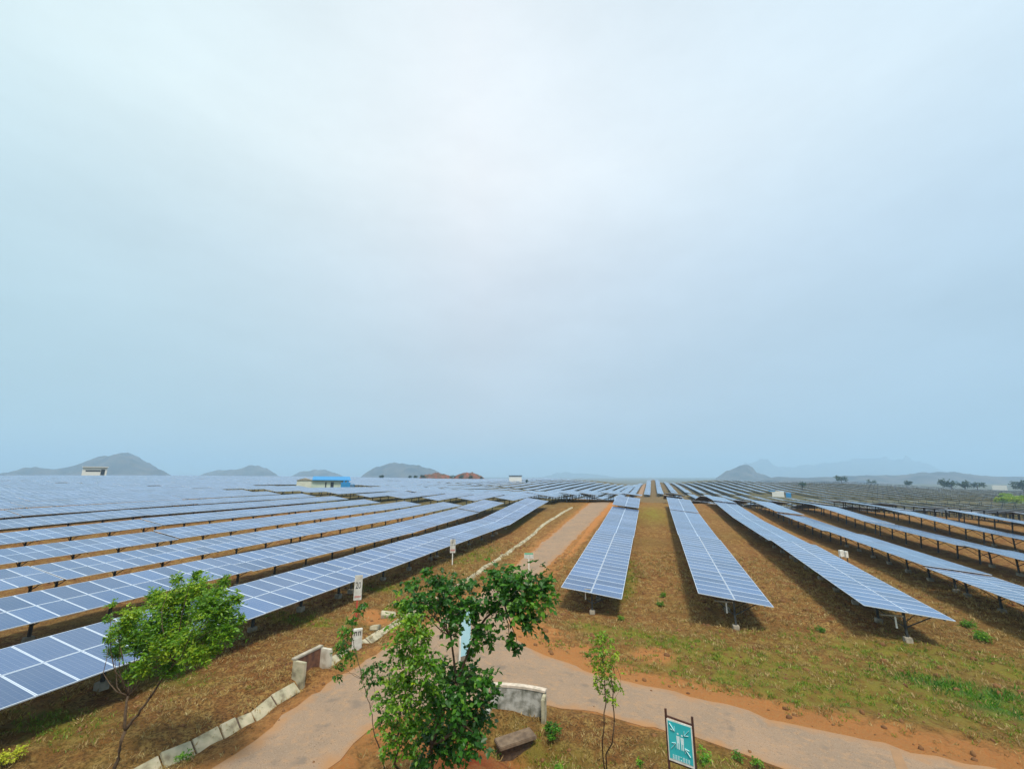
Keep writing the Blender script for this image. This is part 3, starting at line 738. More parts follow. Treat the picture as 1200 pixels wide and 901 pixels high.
sp_ = at_g(604, 864); sl = empty('ditch_slab', sp_, .62+YAW*.3); tag(sl, 'brown concrete slab bridging the ditch below the headwall', 'concrete slab')
b = MB(); b.box((0, 0, -.03), (1.25, .55, .11), Matrix.Rotation(-.06, 3, 'Y')); b.build('slab', M_brownslab, sl, bevel=.02)
b = MB(); b.box((0, .06, -.33), (1.12, .38, .5)); b.build('support', M_dark_joint, sl, bevel=.02)
# ------------------------------------------------------------------ signs
def text_mesh(txt, size, m, parent, P, B):
    cu = bpy.data.curves.new('t', 'FONT'); cu.body = txt; cu.size = size; cu.align_x = 'CENTER'; cu.align_y = 'CENTER'; cu.extrude = .002; cu.resolution_u = 4
    to = bpy.data.objects.new('t', cu); COL.objects.link(to); dg = bpy.context.evaluated_depsgraph_get(); me = bpy.data.meshes.new_from_object(to.evaluated_get(dg))
    bpy.data.objects.remove(to); me.materials.clear(); me.materials.append(m)
    for v in me.vertices: v.co = B@v.co+Vector(P)
    return me
def board_sign(px, py, w, h, top, label, name='marker_sign'):
    """white board on a post, its face turned to the camera"""
    g = at_g(px, py); rz = math.atan2(g[1], g[0])-R(90); r = empty(name, g, rz); tag(r, label, 'sign'); return r, g
FB = Matrix(((1, 0, 0), (0, 0, -1), (0, 1, 0)))          # x right, y up, facing -Y
M_board = noisy('dusty_board', (.60,.60,.55), (.42,.40,.34), 4, .7, .05)
r, g = board_sign(417, 727, 0, 0, 0, 'white board reading 20 on a red post beside the first left row')
dd = math.hypot(g[0], g[1]); W = 9.6*dd/530*.86; Hh = 26*dd/530*.98; zb0 = (727-706)*dd/530*.98
b = MB(); b.box((0, .03, zb0/2-.2), (.07, .06, zb0+.5)); b.build('post', M_red, r)
b = MB(); b.box((0, 0, zb0+Hh/2), (W, .03, Hh)); b.build('board', M_board, r)
link('lettering', text_mesh('20', W*.92, M_black, r, (0, -.021, zb0+Hh*.58), FB@Matrix.Diagonal((.78, 1.25, 1))), r)
b = MB()
for i in range(5): b.box((-W*.32+i*W*.16, -.02, zb0+Hh*.14), (W*.09, .006, Hh*.07))
b.build('red_marks', M_red, r)
r, g = board_sign(530, 662, 0, 0, 0, 'small white board with a dark mark above red marks beside the first left row')
dd = math.hypot(g[0], g[1]); k = dd/530
b = MB(); b.box((0, .04, 6*k), (.08, .06, 14*k)); b.build('post', M_white, r)
b = MB(); b.box((0, 0, 21*k), (6.3*k, .03, 15*k)); b.build('board', M_board, r)
b = MB(); b.bar((-2.6*k, -.02, 22*k), (0, -.02, 30*k), .5*k, .01); b.bar((2.6*k, -.02, 22*k), (0, -.02, 30*k), .5*k, .01); b.bar((-2.6*k, -.02, 22*k), (2.6*k, -.02, 22*k), .5*k, .01); b.box((0, -.02, 25*k), (.9*k, .01, 3*k)); b.build('dark_mark', M_black, r)
b = MB()
for i in range(4): b.box((-2*k+i*1.3*k, -.02, 16.5*k), (.8*k, .006, 2*k))
b.build('red_marks', M_red, r)
r, g = board_sign(418, 757, 0, 0, 0, 'squat white marker stone with black strokes beside the drain', 'marker_stone')
dd = math.hypot(g[0], g[1]); k = dd/530
b = MB(); b.box((0, .1, 6*k), (10*k, .22, 21*k)); b.build('stone', M_board, r, bevel=.02)
b = MB()
for i, q in enumerate((-3, -1, 1, 3)): b.box((q*k, -.015, 12.5*k), (.7*k, .012, 4*k))
b.box((-2*k, -.015, 14.2*k), (2.2*k, .012, .7*k)); b.box((2*k, -.015, 14.2*k), (2.2*k, .012, .7*k)); b.build('black_strokes', M_black, r)
r, g = board_sign(545, 778, 0, 0, 0, 'tall pale blue board standing on the road edge behind the tree')
dd = math.hypot(g[0], g[1]); k = dd/530; r.rotation_euler.z += .5
b = MB(); b.box((0, 0, 32*k), (12*k, .04, 46*k)); b.build('board', M_paleblue, r)
b = MB(); b.box((-7*k, .0, 27*k), (.06, .06, 60*k)); b.build('post', M_white, r)
r, g = board_sign(620, 692, 0, 0, 0, 'small white board with green top seen over the tree crown')
dd = math.hypot(g[0], g[1]); k = dd/530
b = MB(); b.box((0, .03, 17*k), (.07, .07, 36*k)); b.build('post', M_white, r)
b = MB(); b.box((0, 0, 38*k), (11*k, .04, 6*k)); b.build('board', M_board, r)
b = MB(); b.box((0, -.003, 40.5*k), (10*k, .04, 1.6*k)); b.build('green_band', mat('green_paint', (.10,.42,.25), .5), r)
# assembly point sign
TL = at_u(781, 841, 11.0); rr_ = ray(810.6, 850.6); TR = np.array([0, 0, EYE])+rr_*((TL[2]-EYE)/rr_[2]); BLp = ray(782, 889)
tbl = np.hypot(TL[0], TL[1]); hB = TL[2]-(EYE+BLp[2]*(tbl/np.hypot(BLp[0], BLp[1])))
wv = Vector(TR-TL); wB = wv.length; gS = hz((TL[0]+TR[0])/2, (TL[1]+TR[1])/2)
sg_ = empty('assembly_sign', ((TL[0]+TR[0])/2, (TL[1]+TR[1])/2, gS), math.atan2(wv.y, wv.x)); tag(sg_, 'teal assembly point sign with white arrows and figures on rusty posts', 'sign')
zt = TL[2]-gS; zc = zt-hB/2
b = MB(); b.box((0, 0, zc), (wB, .012, hB)); b.build('board', M_white, sg_)
b = MB(); b.box((0, -.009, zc+.01), (wB*.91, .004, hB*.90)); b.build('teal_face', M_teal, sg_)
M_mark = mat('white_marks', (.62,.80,.82), .6)
b = MB()
def arrow(cx, cz, ang, s):
    q = Matrix.Rotation(ang, 2)
    for (x0, y0, x1, y1, wd) in ((-s, 0, s*.7, 0, .42*s), (s*.85, 0, s*.05, .62*s, .3*s), (s*.85, 0, s*.05, -.62*s, .3*s)):
        a = q@Vector((x0, y0)); c = q@Vector((x1, y1)); b.bar((cx+a.x, -.013, cz+a.y), (cx+c.x, -.013, cz+c.y), wd, .003)
s_ = wB*.17
arrow(-wB*.28, zc+hB*.33, R(-50), s_); arrow(wB*.27, zc+hB*.29, R(-130), s_); arrow(-wB*.26, zc-hB*.10, R(50), s_); arrow(wB*.27, zc-hB*.16, R(130), s_)
b.build('arrows', M_mark, sg_)
b = MB()
for sx, s2 in ((-.075, 1.0), (.085, .93)):
    cx = sx*wB; z0 = zc-.01
    hd_ = [(cx+.035*wB*math.cos(a*math.pi/4)*1.1, -.013, z0+hB*.225*s2+.035*wB*math.sin(a*math.pi/4)) for a in range(8)]; b.add(hd_, [list(range(8))])
    b.add([(cx-.065*wB, -.013, z0+hB*.17*s2), (cx+.065*wB, -.013, z0+hB*.17*s2), (cx+.055*wB, -.013, z0-.0*hB), (cx-.055*wB, -.013, z0)], [(3, 2, 1, 0)])
    for f_ in (-.03, .03): b.box((cx+f_*wB, -.013, z0-hB*.07), (.035*wB, .003, hB*.15))
b.build('figures', M_mark, sg_)
b = MB()
for i in range(5):
    for j in range(7):
        if random.random() < .85: b.box((-wB*.30+j*wB*.10, -.013, zc-hB*(.33+.024*i)), (wB*random.uniform(.05, .085), .003, hB*.009))
b.build('small_print', M_mark, sg_)
for sx in (-1, 1):
    b = MB(); b.box((sx*(wB/2+.015), .02, (zt+.17)/2-.2), (.04, .04, zt+.57)); b.build('post', M_rust, sg_)
b = MB(); b.bar((-wB/2, .02, zt+.035), (wB/2, .02, zt+.015), .03); b.build('top_rail', M_rust, sg_)
b = MB(); b.bar((-wB/2, .02, zt-hB-.02), (wB/2, .02, zt-hB-.02), .03); b.build('bottom_rail', M_rust, sg_)
# combiner boxes under a right-hand row
g = at_g(991, 660); cbx = empty('combiner_box', g, .6); tag(cbx, 'pair of white electrical boxes on a stand under the fourth right row', 'electrical box')
cbx.scale = (.8, .8, .8)
for x_, z_, w_ in ((-.45, 1.15, .62), (.3, 1.0, .42)):
    b = MB(); b.box((x_, 0, z_), (w_, .25, .75)); b.build('box', M_white, cbx, bevel=.02)
for x_ in (-.6, .45):
    b = MB(); b.box((x_, .05, .3), (.07, .07, 1.5)); b.build('leg', M_steel, cbx)
# trays and small boxes on the near ends of the first rows
for o in [o for o in COL.objects if o.name.startswith('solar_table') and o.get('label', '').startswith('blue solar table, first along') and 'right' in o['label']]:
    ps = [c for c in o.children if c.name.startswith('post')]
    if not ps: continue
    n_ = 20; y0 = -n_*MOD/2+.55; b = MB(); b.box((-.55, y0-.02, 1.0), (1.0, .09, .07)); b.build('cable_tray', M_concrete, o)
    b = MB(); b.box((-.42, y0-.02, .68), (.07, .07, .6)); b.build('cable_duct', M_white, o)
# ------------------------------------------------------------------ buildings far off
def face_cam(x, y): return math.atan2(y, x)-R(90)
M_cream = noisy('cream_plaster', (.62,.62,.50), (.50,.52,.42), 1, .85, 0); M_grn = noisy('pale_green_plaster', (.52,.60,.48), (.44,.52,.42), 1, .85, 0)
M_broof = mat('blue_sheet_roof', (.02,.22,.48), .5); M_win = mat('dark_glass', (.03,.04,.05), .2)
x0, y0 = b1; z0 = hz(x0, y0); B1 = empty('control_building', (x0, y0, z0), face_cam(x0, y0)); tag(B1, 'cream building with a blue sheet roof among the left arrays', 'building')
k = 172/530
b = MB(); b.box((0, 0, 1.9), (55*k*.92, 6, 5.4)); b.build('wall', M_grn, B1)
b = MB(); b.box((-20.2*k, -.15, 1.9), (14.5*k, 6, 5.4)); b.build('gable_wall', M_cream, B1)
b = MB(); b.add([(-28*k, -3.4, 4.6), (-12.5*k, -3.4, 4.6), (-20.2*k, -3.4, 5.6), (-28*k, 3.4, 4.6), (-12.5*k, 3.4, 4.6), (-20.2*k, 3.4, 5.6)], [(0,1,2),(3,5,4),(0,2,5,3),(1,4,5,2)]); b.build('gable_roof', M_concrete, B1)
b = MB(); b.add([(-12.4*k, -3.8, 4.55), (27*k, -3.8, 4.3), (27*k, 3.6, 6.0), (-12.4*k, 3.6, 6.2), (-12.4*k, -3.8, 4.75), (27*k, -3.8, 4.5), (27*k, 3.6, 6.2), (-12.4*k, 3.6, 6.4)], [(0,3,2,1),(4,5,6,7),(0,1,5,4),(1,2,6,5),(2,3,7,6),(3,0,4,7)]); b.build('roof', M_broof, B1)
for xx, ww in ((8, 3.2), (19, 1.6), (1.5, 1.2)):
    b = MB(); b.box((xx*k, -3.02, 1.9), (ww*k, .1, 3.4)); b.build('door', M_win, B1)
xt, yt = spot(406, 166); T1 = empty('transformer', (xt, yt, hz(xt, yt)), face_cam(xt, yt)); tag(T1, 'bright blue transformer beside the blue roofed building', 'transformer')
b = MB(); b.box((0, 0, 1.9), (3.2, 2, 3.2)); b.build('tank', M_broof, T1, bevel=.1)
for i in range(4):
    b = MB(); b.box((2.0+i*.28, 0, 1.7), (.14, 1.7, 2.3)); b.build('radiator', M_broof, T1)
b = MB(); b.tube([(-.6, 0, 3.4), (-.6, 0, 4.4)], .3, 8); b.tube([(.6, 0, 3.4), (.6, 0, 4.2)], .3, 8); b.build('bushing', M_broof, T1)
B1.scale = (1, 1, .74); T1.scale = (1, 1, .8)
x0, y0 = b2; z0 = hz(x0, y0); B2 = empty('white_building', (x0, y0, z0), face_cam(x0, y0)); tag(B2, 'white flat roofed building on the left skyline before the large hill', 'building'); k = 330/530
zt2 = 10-z0+(557-550)*k
b = MB(); b.box((0, 0, zt2-2.2), (30*k, 8, 4.3)); b.build('wall', M_white, B2)
b = MB(); b.box((-2*k, -4.05, zt2-1.9), (18*k, .1, .7)); b.build('window_band', M_win, B2)
b = MB(); b.box((10*k, -4.08, zt2-2.6), (5*k, .1, 3)); b.build('door', M_win, B2)
b = MB(); b.box((0, -.2, zt2+.15), (32*k, 9, .35)); b.build('roof', M_white, B2)
B2.scale = (.52, 1, 1)
x0, y0 = spot(604, 420); k = 420/530; z0 = hz(x0, y0); B3 = empty('hut', (x0, y0, z0), face_cam(x0, y0)); tag(B3, 'small pale hut with a dark roof edge on the skyline', 'building'); zz = 10-(557-557.5)*k-z0
b = MB(); b.box((0, 0, zz/2-2), (15*k, 6, zz+2)); b.build('wall', M_white, B3)
b = MB(); b.box((0, 0, zz-.7), (16.5*k, 7, .7)); b.build('roof', M_win, B3)
x0, y0 = b4; z0 = hz(x0, y0); B4 = empty('inverter_building', (x0, y0, z0), face_cam(x0, y0)); tag(B4, 'white building with a blue transformer bay among the right arrays', 'building'); k = 330/530
b = MB(); b.box((-3*k, 0, 1.5), (14*k, 6, 5.5)); b.build('wall', M_white, B4)
b = MB(); b.box((-10*k, 0, 4.6), (8*k, 6.5, .5)); b.build('roof', M_broof, B4)
b = MB(); b.box((9*k, 0, 1.2), (6*k, 4, 3.8)); b.build('transformer_bay', M_broof, B4, bevel=.1); B4.scale = (.75, .75, .8)
# white van-like kiosks at the far right
x0, y0 = spot(1168, 900); k = 900/530; z0 = hz(x0, y0); B5 = empty('white_sheds', (x0, y0, z0), face_cam(x0, y0)); tag(B5, 'tiny white building beyond the far right arrays', 'building')
b = MB(); b.box((0, 0, 5), (8*k, 8, 14)); b.build('wall', M_white, B5)
b = MB(); b.box((-7*k, 0, 2), (7*k, 8, 7)); b.build('annex', M_white, B5)
# red earth mounds on the skyline
M_redm = noisy('red_mound_earth', (.22,.07,.035), (.07,.06,.03), .25, .95, 0, coord='Object')
def mound(px, dist, wpx, toppx, label):
    x, y = spot(px, dist); k = dist/530; W_ = wpx*k/2; z0 = hz(x, y)-1; top = EYE+(557-toppx)*k-z0; n = 36; V = []
    for i in range(n+1):
        for j in range(n+1):
            a = (i/n*2-1); c = (j/n*2-1); rr2 = a*a+c*c; f = max(0, 1-rr2)**.6
            nz = float(fbm(np.array([x+a*9]), np.array([y+c*9]), 5)[0]); V.append((x+a*W_, y+c*W_*.5, z0+f*top*(.65+.6*nz)))
    ii = np.arange((n+1)**2).reshape(n+1, n+1); fc = np.stack([ii[:-1, :-1], ii[1:, :-1], ii[1:, 1:], ii[:-1, 1:]], -1).reshape(-1, 4)
    tag(link('earth_mound', new_mesh('earth_mound', V, fc, M_redm, smooth=True)), label, kind='structure')
mound(511, 560, 50, 554.6, 'red earth mound on the skyline'); mound(549, 560, 44, 554.0, 'second red earth mound on the skyline')

# ------------------------------------------------------------------ foliage
def leaf_arrays(C, D, S, ratio, fold=.25, rnd=None):
    """C centres, D unit directions, S sizes -> folded diamond leaves"""
    n = len(C); up = RNG.normal(size=(n, 3))*.75+np.array([0, 0, 1.0]); side = np.cross(D, up); side /= np.linalg.norm(side, axis=1)[:, None]+1e-9
    nr = np.cross(side, D); S1 = S[:, None]; w_ = S1*ratio
    base = C; tip = C+D*S1-nr*S1*.10; mid = C+D*S1*.5+nr*S1*.03
    a = C+D*S1*.45+side*w_-nr*w_*fold*-1; b_ = C+D*S1*.45-side*w_+nr*w_*fold
    V = np.stack([base, a, tip, b_], 1).reshape(-1, 3); q = np.arange(n)*4
    F_ = np.concatenate([np.stack([q, q+1, q+2], 1), np.stack([q, q+2, q+3], 1)])
    r = RNG.random(n) if rnd is None else rnd
    return V, F_, np.repeat(r, 4)
FOL = 3.4
def crown_mesh(name, clusters, leaf, ratio, dens, m, twig=9, droop=.35, wind=None, tone=None):
    Cs, Ds, Ss, Rs = [], [], [], []
    def unit(a): return a/(np.linalg.norm(a, axis=-1, keepdims=True)+1e-9)
    for c, rad in clusters:
        q = max(8, int(twig*(rad/.3)**2*dens*FOL)); t0 = RNG.random()*.3; K = 9
        d = unit(RNG.normal(size=(q, 3))); d[:, 2] = d[:, 2]*.8+.1
        if wind is not None: d = d+wind
        d = unit(d); start = c+RNG.normal(size=(q, 3))*rad*.38; ln_ = rad*RNG.uniform(.4, .95, (q, 1, 1)); tn = RNG.random((q, 1))*.45
        f = (np.arange(1, K+1)/K)[None, :, None]; p = start[:, None]+d[:, None]*ln_*f+np.array([0, 0, -1.])*droop*ln_*f*f
        sd_ = unit(np.cross(d, [0, 0, 1.]))[:, None]*np.where(np.arange(K) % 2, 1, -1)[None, :, None]
        dd_ = unit(d[:, None]*.55+sd_*.7+np.array([0, 0, -droop])+RNG.normal(size=(q, K, 3))*.28)
        kp = RNG.random((q, K)) < .88
        Cs.append(p[kp]); Ds.append(dd_[kp]); Ss.append(leaf*RNG.uniform(.45, 1.35, (q, K))[kp]); Rs.append(np.clip(t0+tn+.3*RNG.random((q, K))+(tone or 0), 0, 1)[kp])
    V, F_, r = leaf_arrays(np.concatenate(Cs), np.concatenate(Ds), np.concatenate(Ss), ratio, rnd=np.concatenate(Rs))
    return new_mesh(name, V, F_, m, attrs={'rnd': r})
def limb(b, a, c, r0, r1, bend=.12, n=6):
    a = np.array(a, float); c = np.array(c, float); L_ = np.linalg.norm(c-a); off = RNG.normal(size=3)*L_*bend; pts = []
    for i in range(n+1):
        t = i/n; pts.append(a+(c-a)*t+off*math.sin(math.pi*t)+RNG.normal(size=3)*L_*.012*(0 < i < n))
    b.tube(pts, [r0+(r1-r0)*i/n for i in range(n+1)], 7)
    return pts
def tree(name, label, base, forks, clusters, leaf, ratio, dens, m, r0=.06, cat='tree', droop=.35, wind=None, tone=None, tw=9):
    """base point, list of fork points, clusters [(point, radius, fork index)]"""
    base = np.array(base); root = empty(name, base); tag(root, label, cat); b = MB()
    for f, par in forks:
        a = base-np.array([0, 0, .25]) if par is None else forks[par][0]; rr = r0*(.75**(0 if par is None else 1+(forks[par][1] is not None)))
        limb(b, a-base, np.array(f)-base, rr, rr*.72, .02)
    for c, rad, fi in clusters:
        limb(b, np.array(forks[fi][0])-base, np.array(c)-base, r0*.33, r0*.10, .10, 5)
        for _ in range(3): limb(b, np.array(c)-base, np.array(c)-base+RNG.normal(size=3)*rad*.5, r0*.09, r0*.04, .1, 3)
    b.build('trunk', M_bark, root, smooth=True)
    link('crown', crown_mesh('crown', [(np.array(c)-base, rad) for c, rad, _ in clusters], leaf, ratio, dens, m, tw, droop, wind, tone), root)
    return root
RS = .98
def pc(lst, u, sp, fi):
    """photo position and radius -> point in space at row distance about u"""
    o = []
    for t in lst:
        px, py, rp = t[:3]; uu = u+random.uniform(-sp, sp); p = at_u(px, py, uu); o.append((p, rp*RS*uu/505, fi if len(t) < 4 else t[3]))
    return o
# broad leaved tree in the middle
baseA = at_g(500, 925)
fA = [(at_u(505, 872, 9.3), None), (at_u(535, 800, 9.5), 0), (at_u(528, 745, 9.6), 1), (at_u(560, 735, 9.7), 1), (at_u(590, 705, 9.9), 3), (at_u(545, 850, 9.4), 0)]
clA = pc([(497,702,22,2),(478,706,12,2),(512,682,20,2),(538,690,22,2),(522,712,20,2),(541,715,20,2),(500,668,8,2),(558,712,16,3),(482,686,12,2),
          (585,682,22,4),(608,680,24,4),(632,683,18,4),(625,703,22,4),(603,706,22,4),(580,708,16,4),(642,700,12,4),(618,726,14,4),(575,668,7,4),(598,664,8,4),
          (563,738,16,3),(572,752,12,3),(552,760,8,3),(597,748,7,4),(606,756,6,4),(533,745,10,2),
          (520,790,20,1),(545,790,20,1),(568,795,16,1),(572,812,14,1),(510,815,24,5),(540,820,24,5),(560,838,20,5),(505,845,24,5),(535,850,24,5),(552,868,20,5),(515,875,22,5),(495,892,14,5),(535,888,12,5)], 9.6, .55, 1)
tree('broadleaf_tree', 'dark green broad leaved tree leaning right over the road fork', baseA, fA, clA, .115, .36, 1.15, M_leaf, .05, tw=7, tone=-.08)
# yellowish feathery tree in front of it
baseB = at_g(463, 930)
fB = [(at_u(466, 880, 8.7), None), (at_u(478, 800, 8.8), 0), (at_u(486, 745, 8.9), 1)]
clB = pc([(470,716,16,2),(480,728,20,2),(496,742,18,2),(472,745,18,2),(490,765,22,1),(505,775,16,1),(470,768,16,1),(480,790,24,1),(498,800,18,1),(462,800,16,1),(455,822,16,1),(478,822,22,1),(466,846,20,0),(486,850,18,0),(450,838,10,0),(460,868,16,0),(480,876,14,0),(452,884,7,0)], 8.8, .35, 1)
tree('feathery_tree', 'mid green feathery young tree left of the broad leaved tree', baseB, fB, clB, .085, .32, 1.2, M_yneem, .032, tw=9, tone=-.08)
# drooping shoot at its left
baseC = at_g(450, 930)
fC = [(at_u(446, 880, 9.0), None), (at_u(434, 830, 9.1), 0), (at_u(424, 795, 9.2), 1), (at_u(412, 745, 9.3), 2)]
clC = pc([(404,738,9,3),(411,726,8,3),(421,714,6,3),(426,706,5,3),(402,755,11,3),(410,765,10,3),(399,778,7,2),(396,790,5,2),(430,785,9,2),(441,780,9,2),(450,795,8,2),(436,800,8,1),(452,776,7,2),(440,815,5,1)], 9.2, .15, 1)
tree('slender_sapling', 'thin bending sapling with hanging dark leaves over the near road', baseC, fC, clC, .07, .30, 1.5, M_leaf, .016, tw=12, droop=.8)
# left tree bent by wind
baseD = at_g(133, 908)
uD = baseD[1]
fD = [(at_u(147, 855, uD), None), (at_u(150, 815, uD+.05), 0), (at_u(175, 818, uD+.05), 0), (at_u(205, 775, uD+.15), 2)]
clD = pc([(140,740,15,1),(150,725,16,1),(135,762,12,1),(158,750,18,1),(175,735,20,3),(190,710,20,3),(205,730,22,3),(170,760,18,1),(190,755,20,3),(215,755,20,3),(212,700,18,3),(230,690,15,3),(235,715,20,3),(245,740,20,3),(258,715,18,3),(262,738,16,3),(228,768,14,3),(200,780,14,3),(165,782,14,1),(250,697,12,3),(228,674,8,3),(262,680,7,3),(275,700,8,3),(178,700,10,3),(128,748,8,1),(125,725,6,1),(130,708,5,1),(280,725,6,3),(247,762,8,3),(205,680,8,3),(150,792,9,1)], uD, .5, 1); clD = [(c, r*1.15, f) for c, r, f in clD]
tree('windblown_tree', 'bright green windblown tree leaning over the first left row of panels', baseD, fD, clD, .095, .21, 2.6, M_yneem, .05, tw=14, wind=np.array([.85, .25, .3]), droop=.15, tone=.05)
# sapling right of centre
baseE = at_g(712, 925)
fE = [(at_u(708, 850, 10.6), None), (at_u(706, 770, 10.7), 0), (at_u(720, 845, 10.6), None), (at_u(716, 775, 10.7), 2)]
clE = pc([(706,742,7,1),(700,750,8,1),(712,756,10,1),(704,765,10,1),(714,775,10,3),(698,778,6,1),(704,788,9,1),(716,795,9,3),(722,806,7,3),(712,812,7,3),(703,805,6,1),(718,822,6,3),(697,797,4,1),(690,768,4,1),(722,765,5,3)], 10.7, .2, 1)
tree('slender_tree', 'slim yellow green sapling with two thin stems before the road', baseE, fE, clE, .06, .32, 1.5, M_yleaf, .018, tw=10, tone=-.12)
# shrubs and weeds
def shrub(px, py, rpx, label, m=M_neem, leaf=.05, h=1.2, tone=0, name='shrub', dens=1.6):
    g = at_g(px, py); g[2] = hz(g[0], g[1]); dd_ = math.hypot(g[0], g[1]); rad = rpx*dd_/520; root = empty(name, g); tag(root, label, 'plant'); b = MB(); cl = []
    for i in range(5):
        a = random.uniform(0, 6.3); e = np.array([math.cos(a)*rad*.5, math.sin(a)*rad*.5, rad*h*random.uniform(.45, 1.0)]); limb(b, (0, 0, -.05), e, .012, .004, .1, 4); cl.append((e, rad*.5))
    b.build('stem', M_bark, root); link('foliage', crown_mesh('foliage', cl, leaf, .26, dens, m, 12, .1, None, tone), root); return root
shrub(6, 903, 9, 'yellow green weed at the bottom left corner', M_yleaf, .06, 1.2, .45)
shrub(647, 862, 9, 'dark green bush beside the headwall', M_neem, .06, 1.5, -.25, dens=3.5)
shrub(824, 893, 9, 'green weed right beside the assembly sign', M_neem, .06, 1.4, .05)
shrub(866, 889, 6, 'low green weed on the verge between two others', M_neem, .05, 1.0)
shrub(887, 898, 6, 'upright green weed nearest the road edge', M_neem, .05, 1.6)
shrub(750, 895, 5, 'tiny green weed just left of the assembly sign', M_neem, .05, 1.0)
shrub(655, 899, 6, 'green weed at the foot of the picture left of the sapling', M_neem, .05, 1.1)
shrub(774, 708, 4.5, 'green tuft between the first two right rows', M_neem, .07, .8)
shrub(777, 699, 4, 'smaller green tuft just behind the one between the first two right rows', M_neem, .07, .8)
shrub(216, 885, 7, 'small green plant on the drain slabs', M_neem, .05, .8)
shrub(728, 728, 5, 'green weed beside the end post of the first right row', M_neem, .06, .7)
shrub(1153, 750, 7, 'green tuft before the fourth right row', M_neem, .07, .6)
shrub(1136, 735, 5, 'small tuft beside the third right row', M_neem, .07, .6)
shrub(961, 738, 5, 'dull green tuft left of the third right row', M_neem, .06, .7, -.1)
for q in range(6):
    shrub(1174+q*6, 587+random.uniform(-3, 3), 3.5, 'yellow green bush in the clearing at the right edge', M_yleaf, .5, .7, .1, dens=1.0)['group'] = 'bushes in the right clearing'
# trees far away
def far_tree(px, dist, hp, label, wd=1.0):
    x, y = spot(px, dist); k = dist/530; g = np.array([x, y, hz(x, y)]); root = empty('far_tree', g); tag(root, label, 'tree', 'far trees on the skyline'); hh = hp*k*(.8 if px < 600 else .6); b = MB(); b.tube([(0, 0, -1), (0, 0, hh*.6)], [hh*.05, hh*.03], 6); b.build('trunk', M_bark, root)
    cl = [(np.array([random.uniform(-.28, .28)*hh*wd, random.uniform(-.28, .28)*hh, hh*random.uniform(.45, .85)]), hh*.24) for _ in range(9)]
    link('crown', crown_mesh('crown', cl, hh*.09, .4, .012 if hh*.24 > 1.5 else .04, M_fartree, 9), root)
for i, (px, ds, hp, lb, wd) in enumerate([(447,520,7,'lone dark tree before the rounded hill',1),(480,540,6,'first small tree on the skyline left of the red mounds',1),(487,540,6,'second small tree on the skyline left of the red mounds',1.3),(496,545,7,'bushy tree at the left foot of the red mounds',1.5),
      (531,540,8,'dark bushy tree between the red mounds',1.6),(541,545,9,'tree on top of the right red mound',1.3),(552,545,8,'tree at the right end of the red mounds',1),(564,545,6,'bluish small tree right of the red mounds',1),(617,410,9,'dark upright tree beside the skyline hut',.6),
      (938,420,14,'dark tree rising above the right arrays beside the inverter building',1),(985,560,13,'bushy dark tree behind the right arrays',2),(1112,640,15,'widest dark tree beyond the right arrays',2.4),(1128,640,13,'dark tree right of the widest one beyond the right arrays',2),(1142,640,12,'third dark tree in the belt beyond the right arrays',2),
      (1195,640,15,'dark tree in the belt at the right edge',2.4),(1060,640,11,'low tree in the middle of the belt beyond the right arrays',2),(1020,640,10,'low tree at the left of the belt beyond the right arrays',2)]): far_tree(px, ds, hp, lb, wd)

# ------------------------------------------------------------------ grass, clods
def blades(name, n, xr, yr, weight, size, m, lean=.5, per=7, tone=0, wid=.16, label=''):
    X = RNG.uniform(*xr, n); Y = yr[0]+(yr[1]-yr[0])*RNG.random(n)**1.5; wgt = weight(X, Y); keep = RNG.random(n) < wgt; X, Y = X[keep], Y[keep]
    r_ = sdf(RA, X, Y); kk = (r_ > .10) ; X, Y = X[kk], Y[kk]; Z = hgt(X, Y)
    k = len(X); C = np.repeat(np.stack([X, Y, Z-.01], 1), per, 0); C[:, :2] += RNG.normal(size=(k*per, 2))*size*.45
    D = RNG.normal(size=(k*per, 3))*lean; D[:, 2] = np.abs(D[:, 2])+.75; D /= np.linalg.norm(D, axis=1)[:, None]
    S = size*RNG.uniform(.5, 1.3, k*per); sc = np.repeat(np.clip(Y/18, .8, 2.2), per); t_ = np.repeat(RNG.random(k)*.6, per)+RNG.random(k*per)*.4+tone
    V, F_, r = leaf_arrays(C, D, S*np.sqrt(sc), wid*1.0, rnd=np.clip(t_, 0, 1)); print(name, k*per)
    return tag(link(name, new_mesh(name, V, F_, m, attrs={'rnd': r})), label, 'grass', kind='stuff')
def patch(X, Y, sc=1.1, lo=.42, hi=.62, seed=3): return np.clip((fbm(X*sc, Y*sc, seed)-lo)/(hi-lo), 0, 1)
def notroad(X, Y): return np.clip((sdf(RA, X, Y)-np.where((X > -7) & (Y > 16), .5, .0))/1.3, 0, 1)
def notpit(X, Y): return 1-np.clip(1.3*bsum(REDS[:2]+REDS[6:7], X, Y), 0, 1)
blades('dry_grass', 46000, (-26, 28), (7, 50), lambda X, Y: np.maximum(patch(X, Y)*.85+.08, island(X, Y)*.9)*notroad(X, Y)*notpit(X, Y), .15, M_dry, 1.0, 7, wid=.09, label='dry straw coloured grass over the red brown earth')
blades('green_grass', 60000, (-26, 28), (7, 46), lambda X, Y: np.clip(bsum(GREEN, X, Y)*1.1, 0, 1)**1.2*(patch(X, Y, 1.6, .36, .56, 8))*notroad(X, Y), .13, M_green, .9, 7, wid=.09, label='patches of short green grass along the road verge')
blades('lush_grass', 7000, (5, 24), (12, 30), lambda X, Y: np.clip(bsum(BRIGHT, X, Y)*1.2, 0, 1)**1.5, .22, M_neem, .6, 7, tone=-.2, wid=.06, label='lush dark green grass at the right')
V = []; Fc = []; cnt = 0
